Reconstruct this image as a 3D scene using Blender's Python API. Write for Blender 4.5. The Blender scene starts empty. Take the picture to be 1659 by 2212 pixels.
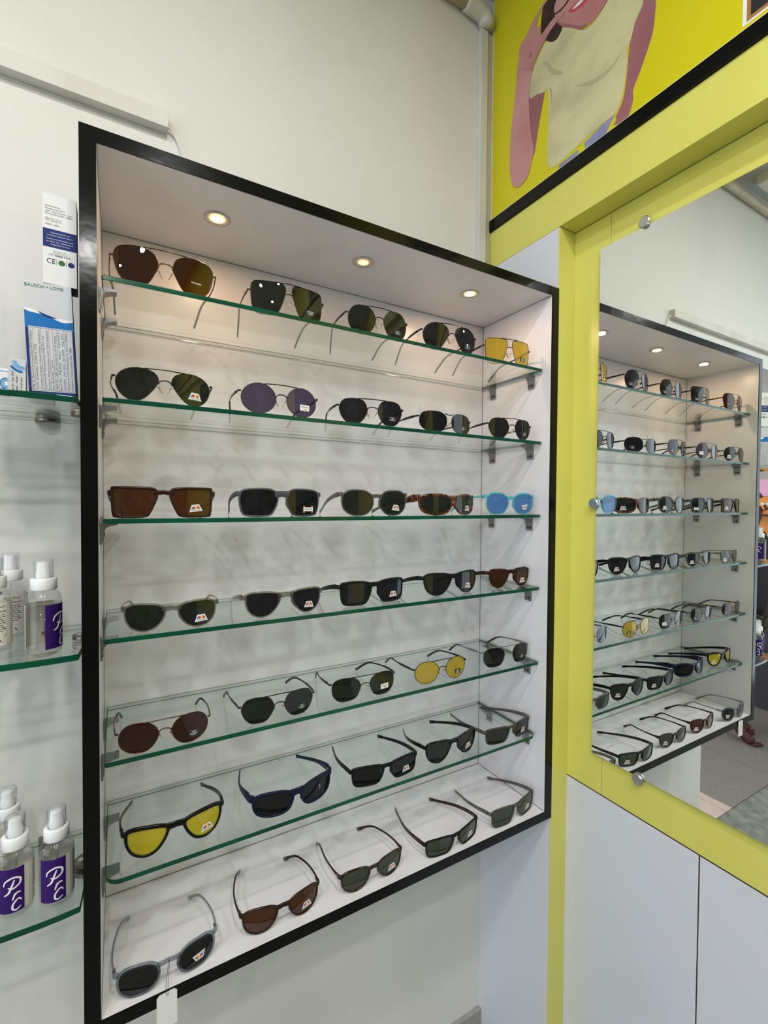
import bpy, bmesh, math, random
from mathutils import Vector, Matrix
random.seed(7)
PI = math.pi
SC = bpy.context.scene
COL = SC.collection
Z0 = 0.85            # height of the cabinet's underside above the shop floor

# ---------------------------------------------------------------- camera
CAM = Vector((-0.95328, -1.05374, 0.79988))
yaw, pitch, roll = -0.521503, -0.0213971, 0.0074749
f0 = Vector((math.sin(-yaw)*math.cos(pitch), math.cos(yaw)*math.cos(pitch), math.sin(pitch)))
rt = Vector((math.cos(yaw), math.sin(yaw), 0))
up = rt.cross(f0)
R_ = rt*math.cos(roll) + up*math.sin(roll)
U_ = up*math.cos(roll) - rt*math.sin(roll)
cd = bpy.data.cameras.new('camera'); cam = bpy.data.objects.new('camera', cd); COL.objects.link(cam)
cd.sensor_fit = 'HORIZONTAL'; cd.sensor_width = 36.0; cd.lens = 36.0*998.903/1659.0
cd.clip_start = 0.02; cd.clip_end = 60
M = Matrix(((R_.x, U_.x, -f0.x, CAM.x), (R_.y, U_.y, -f0.y, CAM.y), (R_.z, U_.z, -f0.z, CAM.z+Z0), (0, 0, 0, 1)))
cam.matrix_world = M
SC.camera = cam

# ---------------------------------------------------------------- world, lights, exposure
w = bpy.data.worlds.new('World'); SC.world = w; w.use_nodes = True
w.node_tree.nodes['Background'].inputs[0].default_value = (0.80, 0.90, 1.0, 1)
w.node_tree.nodes['Background'].inputs[1].default_value = 2.2
vs = SC.view_settings
vs.view_transform = 'Standard'; vs.look = 'None'; vs.exposure = 0.1; vs.gamma = 1.0; vs.use_curve_mapping = False

def area(name, loc, size, power, color=(1, 1, 1), rot=(0, 0, 0), shape='DISK', sy=None):
    l = bpy.data.lights.new(name, 'AREA'); l.shape = shape; l.size = size; l.energy = power; l.color = color
    if sy: l.size_y = sy
    o = bpy.data.objects.new(name, l); COL.objects.link(o)
    o.location = (loc[0], loc[1], loc[2]+Z0); o.rotation_euler = rot
    return o
CEIL = 2.27
LAMPS = [(-0.75, -1.25), (-1.45, -1.25), (-0.75, -1.95), (-1.45, -1.95), (-1.1, -2.7), (-2.3, -1.4), (-2.3, -2.3), (-2.4, 1.0)]
for lx, ly in LAMPS:
    area('ceiling_lamp_light', (lx, ly, CEIL-0.022), 0.11, 9.0, (1.0, 0.99, 0.972))

# ---------------------------------------------------------------- materials
def new_mat(name):
    m = bpy.data.materials.new(name); m.use_nodes = True
    return m, m.node_tree, m.node_tree.nodes['Principled BSDF']
def pm(name, col, rough=0.5, metal=0.0, spec=0.5, coat=0.0, col2=None, scale=8.0, amt=0.5, lo=0.35, hi=0.7, bump=0.0, bscale=200.0, detail=6.0, stretch=None, emit=None, estr=0.0):
    m, nt, b = new_mat(name)
    b.inputs['Base Color'].default_value = (*col, 1); b.inputs['Roughness'].default_value = rough
    b.inputs['Metallic'].default_value = metal; b.inputs['Specular IOR Level'].default_value = spec
    b.inputs['Coat Weight'].default_value = coat
    tc = nt.nodes.new('ShaderNodeTexCoord')
    if col2:
        n = nt.nodes.new('ShaderNodeTexNoise'); n.inputs['Scale'].default_value = scale; n.inputs['Detail'].default_value = detail
        src = tc.outputs['Object']
        if stretch:
            mp = nt.nodes.new('ShaderNodeMapping'); mp.inputs['Scale'].default_value = stretch
            nt.links.new(src, mp.inputs['Vector']); src = mp.outputs['Vector']
        nt.links.new(src, n.inputs['Vector'])
        r = nt.nodes.new('ShaderNodeMapRange'); r.inputs[1].default_value = lo; r.inputs[2].default_value = hi; r.inputs[4].default_value = amt
        nt.links.new(n.outputs['Fac'], r.inputs[0])
        mx = nt.nodes.new('ShaderNodeMix'); mx.data_type = 'RGBA'
        mx.inputs[6].default_value = (*col, 1); mx.inputs[7].default_value = (*col2, 1)
        nt.links.new(r.outputs[0], mx.inputs[0]); nt.links.new(mx.outputs[2], b.inputs['Base Color'])
    if bump:
        n2 = nt.nodes.new('ShaderNodeTexNoise'); n2.inputs['Scale'].default_value = bscale; n2.inputs['Detail'].default_value = 3
        nt.links.new(tc.outputs['Object'], n2.inputs['Vector'])
        bp = nt.nodes.new('ShaderNodeBump'); bp.inputs['Strength'].default_value = bump; bp.inputs['Distance'].default_value = 0.002
        nt.links.new(n2.outputs['Fac'], bp.inputs['Height']); nt.links.new(bp.outputs[0], b.inputs['Normal'])
    if emit:
        b.inputs['Emission Color'].default_value = (*emit, 1); b.inputs['Emission Strength'].default_value = estr
    return m
def thin(name, tint, rough=0.02, ior=1.5, diff=0.0, dcol=(0.5, 0.5, 0.5), gcol=(1, 1, 1)):
    """clear or tinted sheet: tinted transmission plus a Fresnel reflection"""
    m, nt, b = new_mat(name); nt.nodes.remove(b)
    out = nt.nodes['Material Output']
    t = nt.nodes.new('ShaderNodeBsdfTransparent'); t.inputs[0].default_value = (*tint, 1)
    g = nt.nodes.new('ShaderNodeBsdfGlossy'); g.inputs['Roughness'].default_value = rough; g.inputs['Color'].default_value = (*gcol, 1)
    lw = nt.nodes.new('ShaderNodeLayerWeight'); lw.inputs['Blend'].default_value = 0.5     # facing term, the same on both faces
    pw = nt.nodes.new('ShaderNodeMath'); pw.operation = 'POWER'; pw.inputs[1].default_value = 5.0
    r0 = ((ior-1)/(ior+1))**2
    fr = nt.nodes.new('ShaderNodeMath'); fr.operation = 'MULTIPLY_ADD'; fr.inputs[1].default_value = 1-r0; fr.inputs[2].default_value = r0
    nt.links.new(lw.outputs['Facing'], pw.inputs[0]); nt.links.new(pw.outputs[0], fr.inputs[0])
    s1 = t.outputs[0]
    if diff:
        d = nt.nodes.new('ShaderNodeBsdfDiffuse'); d.inputs[0].default_value = (*dcol, 1)
        mm = nt.nodes.new('ShaderNodeMixShader'); mm.inputs[0].default_value = diff
        nt.links.new(t.outputs[0], mm.inputs[1]); nt.links.new(d.outputs[0], mm.inputs[2]); s1 = mm.outputs[0]
    mx = nt.nodes.new('ShaderNodeMixShader')
    nt.links.new(fr.outputs[0], mx.inputs[0]); nt.links.new(s1, mx.inputs[1]); nt.links.new(g.outputs[0], mx.inputs[2])
    nt.links.new(mx.outputs[0], out.inputs[0])
    return m
MT = dict(
    wall=pm('wall_paint', (0.74, 0.725, 0.685), 0.55, col2=(0.60, 0.585, 0.54), scale=3.2, amt=0.45, lo=0.48, hi=0.8, bump=0.25, bscale=60),
    lam=pm('white_laminate', (0.68, 0.69, 0.735), 0.32, col2=(0.55, 0.57, 0.58), scale=5, amt=0.35, lo=0.55, hi=0.85, bump=0.04, bscale=30),
    inner=pm('cabinet_laminate', (0.72, 0.695, 0.715), 0.30, col2=(0.50, 0.49, 0.51), scale=9, amt=0.34, lo=0.47, hi=0.78, bump=0.05, bscale=25, stretch=(1, 1, 0.6)),
    seam=pm('dark_seam', (0.045, 0.018, 0.014), 0.8),
    yellow=pm('yellow_laminate', (0.69, 0.655, 0.135), 0.28, col2=(0.60, 0.56, 0.09), scale=6, amt=0.5, lo=0.5, hi=0.85, bump=0.03, bscale=40),
    black=pm('black_gloss_laminate', (0.003, 0.003, 0.003), 0.13, spec=0.22, bump=0.22, bscale=20),
    poster=pm('poster_yellow', (0.66, 0.585, 0.004), 0.38, col2=(0.60, 0.54, 0.0), scale=300, amt=0.5),
    skin=pm('printed_skin', (0.47, 0.19, 0.19), 0.45, col2=(0.62, 0.33, 0.31), scale=7, amt=0.9, lo=0.4, hi=0.65),
    skin2=pm('printed_skin_light', (0.60, 0.30, 0.29), 0.45, col2=(0.45, 0.17, 0.18), scale=6, amt=0.8, lo=0.4, hi=0.7),
    skin3=pm('printed_skin_dark', (0.30, 0.11, 0.12), 0.45, col2=(0.40, 0.17, 0.17), scale=9, amt=0.8),
    hair=pm('printed_hair', (0.025, 0.010, 0.009), 0.5, col2=(0.10, 0.04, 0.03), scale=30, amt=0.6),
    lip=pm('printed_lip', (0.60, 0.07, 0.10), 0.4),
    shirt=pm('printed_shirt', (0.64, 0.59, 0.33), 0.5, col2=(0.47, 0.42, 0.24), scale=9, amt=0.9, lo=0.42, hi=0.68, stretch=(1, 1, 1.6)),
    jeans=pm('printed_jeans', (0.30, 0.31, 0.47), 0.5, col2=(0.14, 0.15, 0.30), scale=25, amt=0.8),
    ink=pm('black_ink', (0.015, 0.015, 0.018), 0.45),
    white=pm('white_print', (0.82, 0.82, 0.80), 0.45),
    brown=pm('brown_print', (0.38, 0.17, 0.05), 0.5),
    chrome=pm('brushed_metal', (0.62, 0.61, 0.60), 0.25, metal=1.0, bump=0.05, bscale=120),
    dull=pm('dull_metal', (0.27, 0.265, 0.26), 0.36, metal=1.0),
    tarn=pm('tarnished_metal', (0.30, 0.27, 0.23), 0.35, metal=1.0, col2=(0.12, 0.10, 0.08), scale=60, amt=0.7),
    trunk=pm('cream_conduit', (0.70, 0.68, 0.63), 0.5, col2=(0.56, 0.52, 0.44), scale=12, amt=0.6, stretch=(1, 1, 0.3)),
    tan=pm('aged_conduit', (0.52, 0.47, 0.33), 0.55, col2=(0.38, 0.33, 0.22), scale=14, amt=0.8, stretch=(1, 1, 0.25)),
    glass=thin('shelf_glass', (0.945, 0.975, 0.96), 0.01, 1.52),
    edge=pm('green_glass_edge', (0.003, 0.078, 0.040), 0.15, spec=0.35, col2=(0.002, 0.040, 0.022), scale=9, amt=0.9, stretch=(1, 1, 1)),
    ring=pm('lamp_ring', (0.55, 0.52, 0.48), 0.3, metal=0.6),
    plastic_white=pm('white_plastic', (0.82, 0.82, 0.82), 0.4),
    clearp=thin('clear_bottle_plastic', (0.965, 0.97, 0.96), 0.05, 1.45, 0.05, (0.7, 0.7, 0.66)),
    clearcap=thin('clear_cap_plastic', (0.975, 0.98, 0.985), 0.08, 1.45, 0.07, (0.85, 0.85, 0.85)),
    liquid=thin('lens_cleaning_liquid', (0.985, 0.98, 0.965), 0.02, 1.33, 0.02, (0.6, 0.6, 0.5)),
    purple=pm('purple_label', (0.036, 0.010, 0.125), 0.5, spec=0.15),
    cream=pm('cream_label', (0.72, 0.70, 0.62), 0.45),
    blue=pm('blue_print', (0.012, 0.16, 0.46), 0.5, spec=0.15),
    navy=pm('navy_print', (0.012, 0.03, 0.16), 0.5, spec=0.15),
    lblue=pm('light_blue_print', (0.10, 0.38, 0.70), 0.5, spec=0.15),
    green=pm('green_print', (0.02, 0.20, 0.13), 0.5, spec=0.15),
    dgreen=pm('leaf_green_print', (0.04, 0.16, 0.03), 0.5, spec=0.15),
    carton=pm('white_carton', (0.74, 0.73, 0.71), 0.4),
    cgrey=pm('grey_carton', (0.58, 0.58, 0.60), 0.35),
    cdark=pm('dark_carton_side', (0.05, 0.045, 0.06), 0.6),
    red=pm('red_print', (0.60, 0.03, 0.05), 0.4),
    orange=pm('orange_print', (0.80, 0.25, 0.03), 0.4),
    yel=pm('yellow_print', (0.85, 0.65, 0.05), 0.4),
    violet=pm('violet_print', (0.25, 0.05, 0.40), 0.4),
    concrete=pm('grey_skirting_stone', (0.36, 0.35, 0.33), 0.7, col2=(0.26, 0.26, 0.24), scale=40, amt=0.7, bump=0.3),
    granite=pm('speckled_floor_tile', (0.30, 0.27, 0.235), 0.45, col2=(0.19, 0.17, 0.15), scale=120, amt=0.9, lo=0.4, hi=0.6),
    stone=pm('rough_grey_stone', (0.27, 0.275, 0.235), 0.7, col2=(0.15, 0.16, 0.13), scale=22, amt=0.9, lo=0.35, hi=0.65, bump=0.5, bscale=35),
    pink=pm('pink_marble', (0.66, 0.52, 0.46), 0.35, col2=(0.50, 0.40, 0.34), scale=30, amt=0.6),
    grout=pm('grout', (0.13, 0.12, 0.11), 0.9),
    ceil=pm('ceiling_paint', (0.60, 0.59, 0.57), 0.7, col2=(0.45, 0.44, 0.42), scale=6, amt=0.6),
    orangep=pm('orange_display_board', (0.85, 0.30, 0.03), 0.4),
    pinkp=pm('pink_display_board', (0.85, 0.42, 0.62), 0.4),
    cloth=pm('grey_brown_trousers', (0.085, 0.075, 0.068), 0.9, col2=(0.05, 0.045, 0.04), scale=20, amt=0.7),
    topc=pm('black_tunic', (0.012, 0.011, 0.014), 0.85),
    body=pm('maroon_skin', (0.085, 0.018, 0.014), 0.6, col2=(0.04, 0.006, 0.006), scale=60, amt=0.8),
    headhair=pm('dark_hair', (0.01, 0.008, 0.007), 0.5),
)
m, nt, b = new_mat('mirror_silver'); b.inputs['Base Color'].default_value = (0.90, 0.93, 0.915, 1); b.inputs['Metallic'].default_value = 1.0; b.inputs['Roughness'].default_value = 0.0
MT['mirror'] = m
def tortoise(name, a, b_, sc=90, lo=0.45, hi=0.55):
    return pm(name, a, 0.15, coat=0.5, col2=b_, scale=sc, amt=1.0, lo=lo, hi=hi, detail=2)

# ---------------------------------------------------------------- object helpers
def obj(name, me, mats, parent=None, smooth=False, loc=None):
    if isinstance(me, bmesh.types.BMesh):
        d = bpy.data.meshes.new(name); me.to_mesh(d); me.free(); me = d
    if not isinstance(mats, (list, tuple)): mats = [mats]
    for mt in mats: me.materials.append(MT[mt] if isinstance(mt, str) else mt)
    if smooth:
        for p in me.polygons: p.use_smooth = True
    o = bpy.data.objects.new(name, me); COL.objects.link(o)
    if parent: o.parent = parent
    if loc: o.location = loc
    return o
def tag(o, label=None, cat=None, group=None, kind=None):
    if label: o['label'] = label
    if cat: o['category'] = cat
    if group: o['group'] = group
    if kind: o['kind'] = kind
    return o
def thing(name, label, cat, loc=(0, 0, 0), rz=0.0, group=None):
    o = bpy.data.objects.new(name, None); COL.objects.link(o); o.empty_display_size = 0.02
    o.location = loc; o.rotation_euler = (0, 0, rz)
    return tag(o, label, cat, group)
def struct(name, bm, mats, parent=None, smooth=False):
    o = obj(name, bm, mats, parent, smooth)
    if parent is None: o['kind'] = 'structure'
    return o
def box(bm, x0, x1, y0, y1, z0, z1, mi=0, bev=0.0):
    vs_ = [bm.verts.new((x, y, z)) for x in (x0, x1) for y in (y0, y1) for z in (z0, z1)]
    fs = [bm.faces.new([vs_[i] for i in q]) for q in ((0, 1, 3, 2), (4, 6, 7, 5), (0, 4, 5, 1), (2, 3, 7, 6), (0, 2, 6, 4), (1, 5, 7, 3))]
    for f in fs: f.material_index = mi
    if bev:
        es = list({e for f in fs for e in f.edges})
        r = bmesh.ops.bevel(bm, geom=es, offset=bev, segments=2, affect='EDGES', profile=0.6)
        for f in r['faces']: f.material_index = mi
    return fs
def mkbox(x0, x1, y0, y1, z0, z1, bev=0.0):
    bm = bmesh.new(); box(bm, min(x0, x1), max(x0, x1), min(y0, y1), max(y0, y1), min(z0, z1), max(z0, z1), 0, bev); return bm
def prism(bm, pts, plane, a, b_, mi=0):
    """pts 2-D outline; plane 'x': pts=(y,z) extruded a..b in x; 'z': pts=(x,y); 'y': pts=(x,z)"""
    def P(p, t):
        return (t, p[0], p[1]) if plane == 'x' else ((p[0], p[1], t) if plane == 'z' else (p[0], t, p[1]))
    A = [bm.verts.new(P(p, a)) for p in pts]; B = [bm.verts.new(P(p, b_)) for p in pts]
    n = len(pts)
    fs = [bm.faces.new(A), bm.faces.new(B[::-1])]
    for i in range(n): fs.append(bm.faces.new((A[i], B[i], B[(i+1) % n], A[(i+1) % n])))
    for f in fs: f.material_index = mi
    bmesh.ops.recalc_face_normals(bm, faces=fs)
    return fs
def lathe(bm, prof, seg=24, c=(0, 0, 0), mi=0, cap=True):
    rings = []
    for r, z in prof:
        if r < 1e-6: rings.append([bm.verts.new((c[0], c[1], c[2]+z))])
        else: rings.append([bm.verts.new((c[0]+r*math.cos(2*PI*k/seg), c[1]+r*math.sin(2*PI*k/seg), c[2]+z)) for k in range(seg)])
    for a, b_ in zip(rings, rings[1:]):
        for k in range(seg):
            k2 = (k+1) % seg
            if len(a) == 1 and len(b_) == 1: continue
            if len(a) == 1: f = bm.faces.new((a[0], b_[k], b_[k2]))
            elif len(b_) == 1: f = bm.faces.new((a[k], b_[0], a[k2]))
            else: f = bm.faces.new((a[k], b_[k], b_[k2], a[k2]))
            f.material_index = mi
    return rings
def catmull(pts, n=5, closed=False):
    out = []; N = len(pts)
    rng = range(N) if closed else range(N-1)
    for i in rng:
        if closed: p0, p1, p2, p3 = (pts[(i+j-1) % N] for j in range(4))
        else: p0, p1, p2, p3 = pts[max(i-1, 0)], pts[i], pts[i+1], pts[min(i+2, N-1)]
        for k in range(n):
            t = k/n
            out.append(tuple(0.5*((2*b_)+(-a+c)*t+(2*a-5*b_+4*c-d)*t*t+(-a+3*b_-3*c+d)*t**3) for a, b_, c, d in zip(p0, p1, p2, p3)))
    if not closed: out.append(tuple(pts[-1]))
    return out
def sweep(bm, path, hw, hh, n=8, mi=0, sq=2.0, upv=Vector((0, 0, 1))):
    """sweep a rounded section (half width hw, half height hh; lists or numbers) along a path"""
    N = len(path); P = [Vector(p) for p in path]; rings = []
    if not isinstance(hw, (list, tuple)): hw = [hw]*N
    if not isinstance(hh, (list, tuple)): hh = [hh]*N
    for i in range(N):
        T = (P[min(i+1, N-1)]-P[max(i-1, 0)]).normalized()
        S = T.cross(upv)
        if S.length < 1e-3: S = T.cross(Vector((1, 0, 0)))
        S.normalize(); V = S.cross(T).normalized()
        ring = []
        for k in range(n):
            a = 2*PI*(k+0.5)/n; c, s = math.cos(a), math.sin(a)
            cc = math.copysign(abs(c)**(2/sq), c); ss = math.copysign(abs(s)**(2/sq), s)
            ring.append(bm.verts.new(P[i]+S*cc*hw[i]+V*ss*hh[i]))
        rings.append(ring)
    for a, b_ in zip(rings, rings[1:]):
        for k in range(n):
            f = bm.faces.new((a[k], a[(k+1) % n], b_[(k+1) % n], b_[k])); f.material_index = mi
    for r in (rings[0][::-1], rings[-1]):
        f = bm.faces.new(r); f.material_index = mi
    return rings
_tc = {}
def text_geo(s, res=2):
    if s in _tc: return _tc[s]
    cu = bpy.data.curves.new('t', 'FONT'); cu.body = s.lstrip('*'); cu.offset = 0.022 if s[0] == '*' else 0.0; cu.size = 1.0; cu.resolution_u = res; cu.align_x = 'CENTER'; cu.align_y = 'CENTER'
    o = bpy.data.objects.new('t', cu); COL.objects.link(o)
    bpy.context.view_layer.update()
    me = bpy.data.meshes.new_from_object(o.evaluated_get(bpy.context.evaluated_depsgraph_get()))
    vv = [(v.co.x, v.co.y) for v in me.vertices]; ff = [tuple(p.vertices) for p in me.polygons]
    bpy.data.objects.remove(o); bpy.data.curves.remove(cu); bpy.data.meshes.remove(me)
    xs = [v[0] for v in vv]; wdt = max(xs)-min(xs) if xs else 1
    _tc[s] = (vv, ff, wdt)
    return _tc[s]
def put_text(bm, s, fn, cx, cy, h, mi, width=None, shear=0.0, rot=0.0):
    """fn maps flat (x, y) to 3-D; h letter size; width fits the line to this width"""
    vv, ff, wd = text_geo(s)
    sx = (width/wd) if width else h
    c, sn = math.cos(rot), math.sin(rot)
    V = []
    for x, y in vv:
        X = x*sx+shear*y*h; Y = y*h
        V.append(bm.verts.new(fn(cx+X*c-Y*sn, cy+X*sn+Y*c)))
    for f in ff:
        try:
            q = bm.faces.new([V[i] for i in f]); q.material_index = mi
        except ValueError: pass
def poly(bm, pts, fn, mi):
    f = bm.faces.new([bm.verts.new(fn(*p)) for p in pts]); f.material_index = mi; return f
# ---------------------------------------------------------------- the room
H, D, T_, BY = 1.3338, 0.2607, 0.0212, 0.0124
FL = -0.85; MX = 0.0503; RX = 0.0585; RY = -0.2574
bm = mkbox(-1.18, 0.16, 0.0, 0.14, FL, CEIL); struct('wall_back', bm, 'wall')
wr = struct('wall_right', mkbox(0.10, 0.16, -3.6, 0.0, FL, CEIL), 'wall')
# white laminate side panel next to the cabinet, and the lower laminate panels
obj('side_panel', mkbox(0.0, 0.10, RY, 0.0, FL, 1.4870, 0.0008), 'lam', wr)
ys = [RY, -0.5790, -1.10, -1.65, -2.2, -2.8, -3.4]
for a, b_ in zip(ys, ys[1:]):
    obj('laminate_panel', mkbox(RX, 0.10, b_+0.0022, a-0.0004, FL, 0.0918, 0.0006), 'lam', wr)
obj('panel_backing', mkbox(RX+0.0006, 0.0995, -3.4, RY, FL, 1.487), 'seam', wr)
# yellow surround of the mirror: separate boards with dark joints
ts = tag(bpy.data.objects.new('trim_1', None), kind='structure'); COL.objects.link(ts)
for y1, y0 in ((RY-0.0004, -0.3590), (-0.3598, -1.60), (-1.6008, -3.4)):
    obj('yellow_board', mkbox(RX, 0.10, y0, y1, 0.0950, 1.4862, 0.0006), 'yellow', ts)
# yellow reveal strip and the beam with its underside
struct('trim_2', mkbox(0.0, RX-0.0004, RY-0.0030, RY-0.0002, FL, 1.4862, 0.0004), 'yellow')
struct('trim_3', mkbox(0.0, 0.10, -3.4, -0.0005, 1.4878, 1.5930, 0.0008), 'yellow')
struct('trim_4', mkbox(-0.006, 0.10, -3.4, -0.0005, 1.5935, 1.6260, 0.0010), 'black')
struct('trim_5', mkbox(-0.0020, 0.012, -3.4, -0.012, 1.6262, 1.6300, 0.0004), 'white')
struct('trim_6', mkbox(0.012, 0.10, -3.4, -0.0005, 1.6262, CEIL), 'wall')
struct('trim_7', mkbox(0.0, 0.0598, RY-0.0026, RY+0.0002, 1.48705, 1.4875), 'seam')
struct('ceiling', mkbox(-4.2, 0.16, -3.6, 2.4, CEIL, CEIL+0.08), 'ceil')
struct('trim_8', mkbox(-4.2, -1.1802, 0.0, 0.14, 1.47, CEIL-0.0005), 'wall')
MT['far'] = pm('dim_shop_wall', (0.16, 0.15, 0.14), 0.6, col2=(0.05, 0.05, 0.05), scale=3, amt=0.9, lo=0.45, hi=0.55)
struct('wall_left', mkbox(-4.28, -4.2, -0.6, 2.4, FL, CEIL), 'wall')
struct('wall_front', mkbox(-4.2, 0.16, -3.68, -3.6, FL, CEIL), 'far')
struct('wall_far', mkbox(-4.2, 0.16, 2.4, 2.48, FL, CEIL), 'wall')
# baseboard below the cabinet
struct('baseboard_back', mkbox(-1.18, -0.0008, -0.013, -0.0005, FL, -0.742, 0.002), 'concrete')
# floor with tiles
fl = struct('floor', mkbox(-4.2, 0.16, -3.6, 2.4, FL-0.05, FL-0.006), 'grout')
def tile(x0, x1, y0, y1, mt, dz=0.0):
    g = 0.002
    obj('floor_tile', mkbox(x0+g, x1-g, y0+g, y1-g, FL-0.0058, FL+dz, 0.001), mt, fl)
xs = [-4.2, -3.6, -3.0, -2.4, -1.84]
yy = [0.147, 0.75, 1.35, 1.95, 2.4]
for a, b_ in zip(xs, xs[1:]):
    for c, d in zip(yy, yy[1:]): tile(a, b_, c, d, 'granite')
for c, d in zip(yy, yy[1:]):
    tile(-1.84, -1.775, c, d, 'pink'); tile(-1.775, -1.18, c, d, 'pink'); tile(-1.18, -0.6, c, d, 'pink'); tile(-0.6, 0.16, c, d, 'pink')
xs = [-4.2, -3.5, -2.8, -2.25, -1.62, -0.9, -0.3, 0.05]
yy = [0.147, -0.10, -0.70, -1.3, -1.9, -2.5, -3.1, -3.6]
for a, b_ in zip(xs, xs[1:]):
    for c, d in zip(yy, yy[1:]):
        if c > 0.1 and a > -1.3: d = d
        tile(a, b_, d, c if not (c > 0.1 and a >= -1.62) else (0.0 if a > -1.2 else c), 'stone', random.uniform(-0.001, 0.001))

# ceiling lamps as round fittings (their light is set at the top)
for i, (lx, ly) in enumerate(LAMPS):
    t = thing('ceiling_lamp', 'round white ceiling lamp, lit, above the shop floor', 'ceiling lamp', (lx, ly, CEIL), group='round ceiling lamps of the shop')
    bm = bmesh.new(); lathe(bm, [(0.0, 0.0), (0.075, 0.0), (0.075, -0.016), (0.062, -0.020), (0.058, -0.016), (0.0, -0.016)], 28)
    obj('lamp_housing', bm, 'plastic_white', t)

# ---------------------------------------------------------------- conduits
bm = bmesh.new()
box(bm, -3.0, -0.8632, -0.022, -0.0005, 1.5440, 1.5760, 0, 0.0012)
t = thing('cable_trunking', 'cream plastic cable trunking running along the wall above the cabinet', 'trunking')
obj('trunking_channel', bm, 'trunk', t)
bm = bmesh.new()
for k, dx in enumerate((0.0, 0.004)):
    pts = catmull([(-0.868, -0.010, 1.556), (-0.852+dx, -0.008, 1.545), (-0.836+dx, -0.006, 1.510), (-0.824+dx*2, -0.004, 1.462), (-0.815+dx*2, -0.004, 1.40), (-0.812+dx, -0.003, 1.345)], 5)
    sweep(bm, pts, 0.0014, 0.0014, 6)
obj('cable', bm, 'white', t, True)
t = thing('corner_trunking', 'narrow aged cable trunking running down the wall corner', 'trunking')
obj('trunking_channel', mkbox(-0.046, -0.022, -0.016, -0.0005, 1.335, 2.160, 0.001), 'trunk', t)
obj('side_channel', mkbox(-0.0218, -0.002, -0.012, -0.0005, 1.335, 2.160, 0.001), 'tan', t)
t = thing('conduit_pipe', 'cream round conduit pipe running along the top of the wall', 'pipe')
bm = bmesh.new(); sweep(bm, [(-3.6, -0.02, 2.20), (-1.2, -0.02, 2.20), (-0.5, -0.02, 2.196), (-0.085, -0.02, 2.193)], 0.017, 0.017, 12); obj('pipe', bm, 'tan', t, True)
bm = bmesh.new(); sweep(bm, catmull([(-0.11, -0.02, 2.193), (-0.07, -0.02, 2.192), (-0.045, -0.02, 2.187), (-0.034, -0.02, 2.172), (-0.032, -0.02, 2.162)], 4), 0.021, 0.021, 12, upv=Vector((0, 1, 0))); obj('elbow', bm, 'trunk', t, True)
t = thing('junction_box', 'small dusty junction box on the ceiling, seen in the mirror', 'junction box', (-1.47, -0.11, CEIL))
obj('housing', mkbox(-0.05, 0.05, -0.05, 0.05, -0.045, -0.0005, 0.003), 'trunk', t)
bm = bmesh.new(); sweep(bm, [(-0.05, 0, -0.02), (-0.7, 0, -0.02)], 0.011, 0.011, 10); obj('pipe_stub', bm, 'trunk', t, True)

# ---------------------------------------------------------------- mirror
t = thing('wall_mirror', 'large frameless wall mirror on the yellow boards reflecting the cabinet', 'mirror', (MX, -0.3382, 0.191))
bm = bmesh.new(); fs = box(bm, 0.0, 0.005, -1.15, 0.0, 0.0, 1.2181, 1)
for f in bm.faces:
    if f.calc_center_median().x < 1e-5: f.material_index = 0
obj('mirror_glass', bm, ['mirror', 'edge'], t)
def standoff(y, z, label):
    s = thing('mirror_standoff', label, 'mirror fixing', (MX, y, z), group='steel disc fixings of the mirror')
    bm = bmesh.new(); lathe(bm, [(0, 0.0065), (0.0105, 0.0065), (0.0125, 0.0048), (0.0125, 0.0008), (0.012, 0), (0, 0)], 32)
    for v in bm.verts: v.co = Vector((-v.co.z-0.0006, v.co.x, v.co.y))
    bmesh.ops.recalc_face_normals(bm, faces=bm.faces)
    obj('disc', bm, 'chrome', s)
    bm = bmesh.new(); lathe(bm, [(0, 0.0), (0.0065, 0.0), (0.0065, -0.0078), (0, -0.0078)], 16)
    for v in bm.verts: v.co = Vector((-v.co.z, v.co.x+0.0, v.co.y))
    bmesh.ops.recalc_face_normals(bm, faces=bm.faces)
    return s, bm
for y, z, lb, off in ((-0.4466, 1.4165, 'steel disc fixing on the top edge of the mirror', (0, 0.009)), (-0.3335, 0.801, 'steel disc fixing on the left edge of the mirror', (0.009, 0)), (-0.4553, 0.1870, 'steel disc fixing on the bottom edge of the mirror', (0, -0.009))):
    s, bm = standoff(y, z, lb)
    obj('spacer', bm, 'dull', s, loc=(0, off[0], off[1]))

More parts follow.
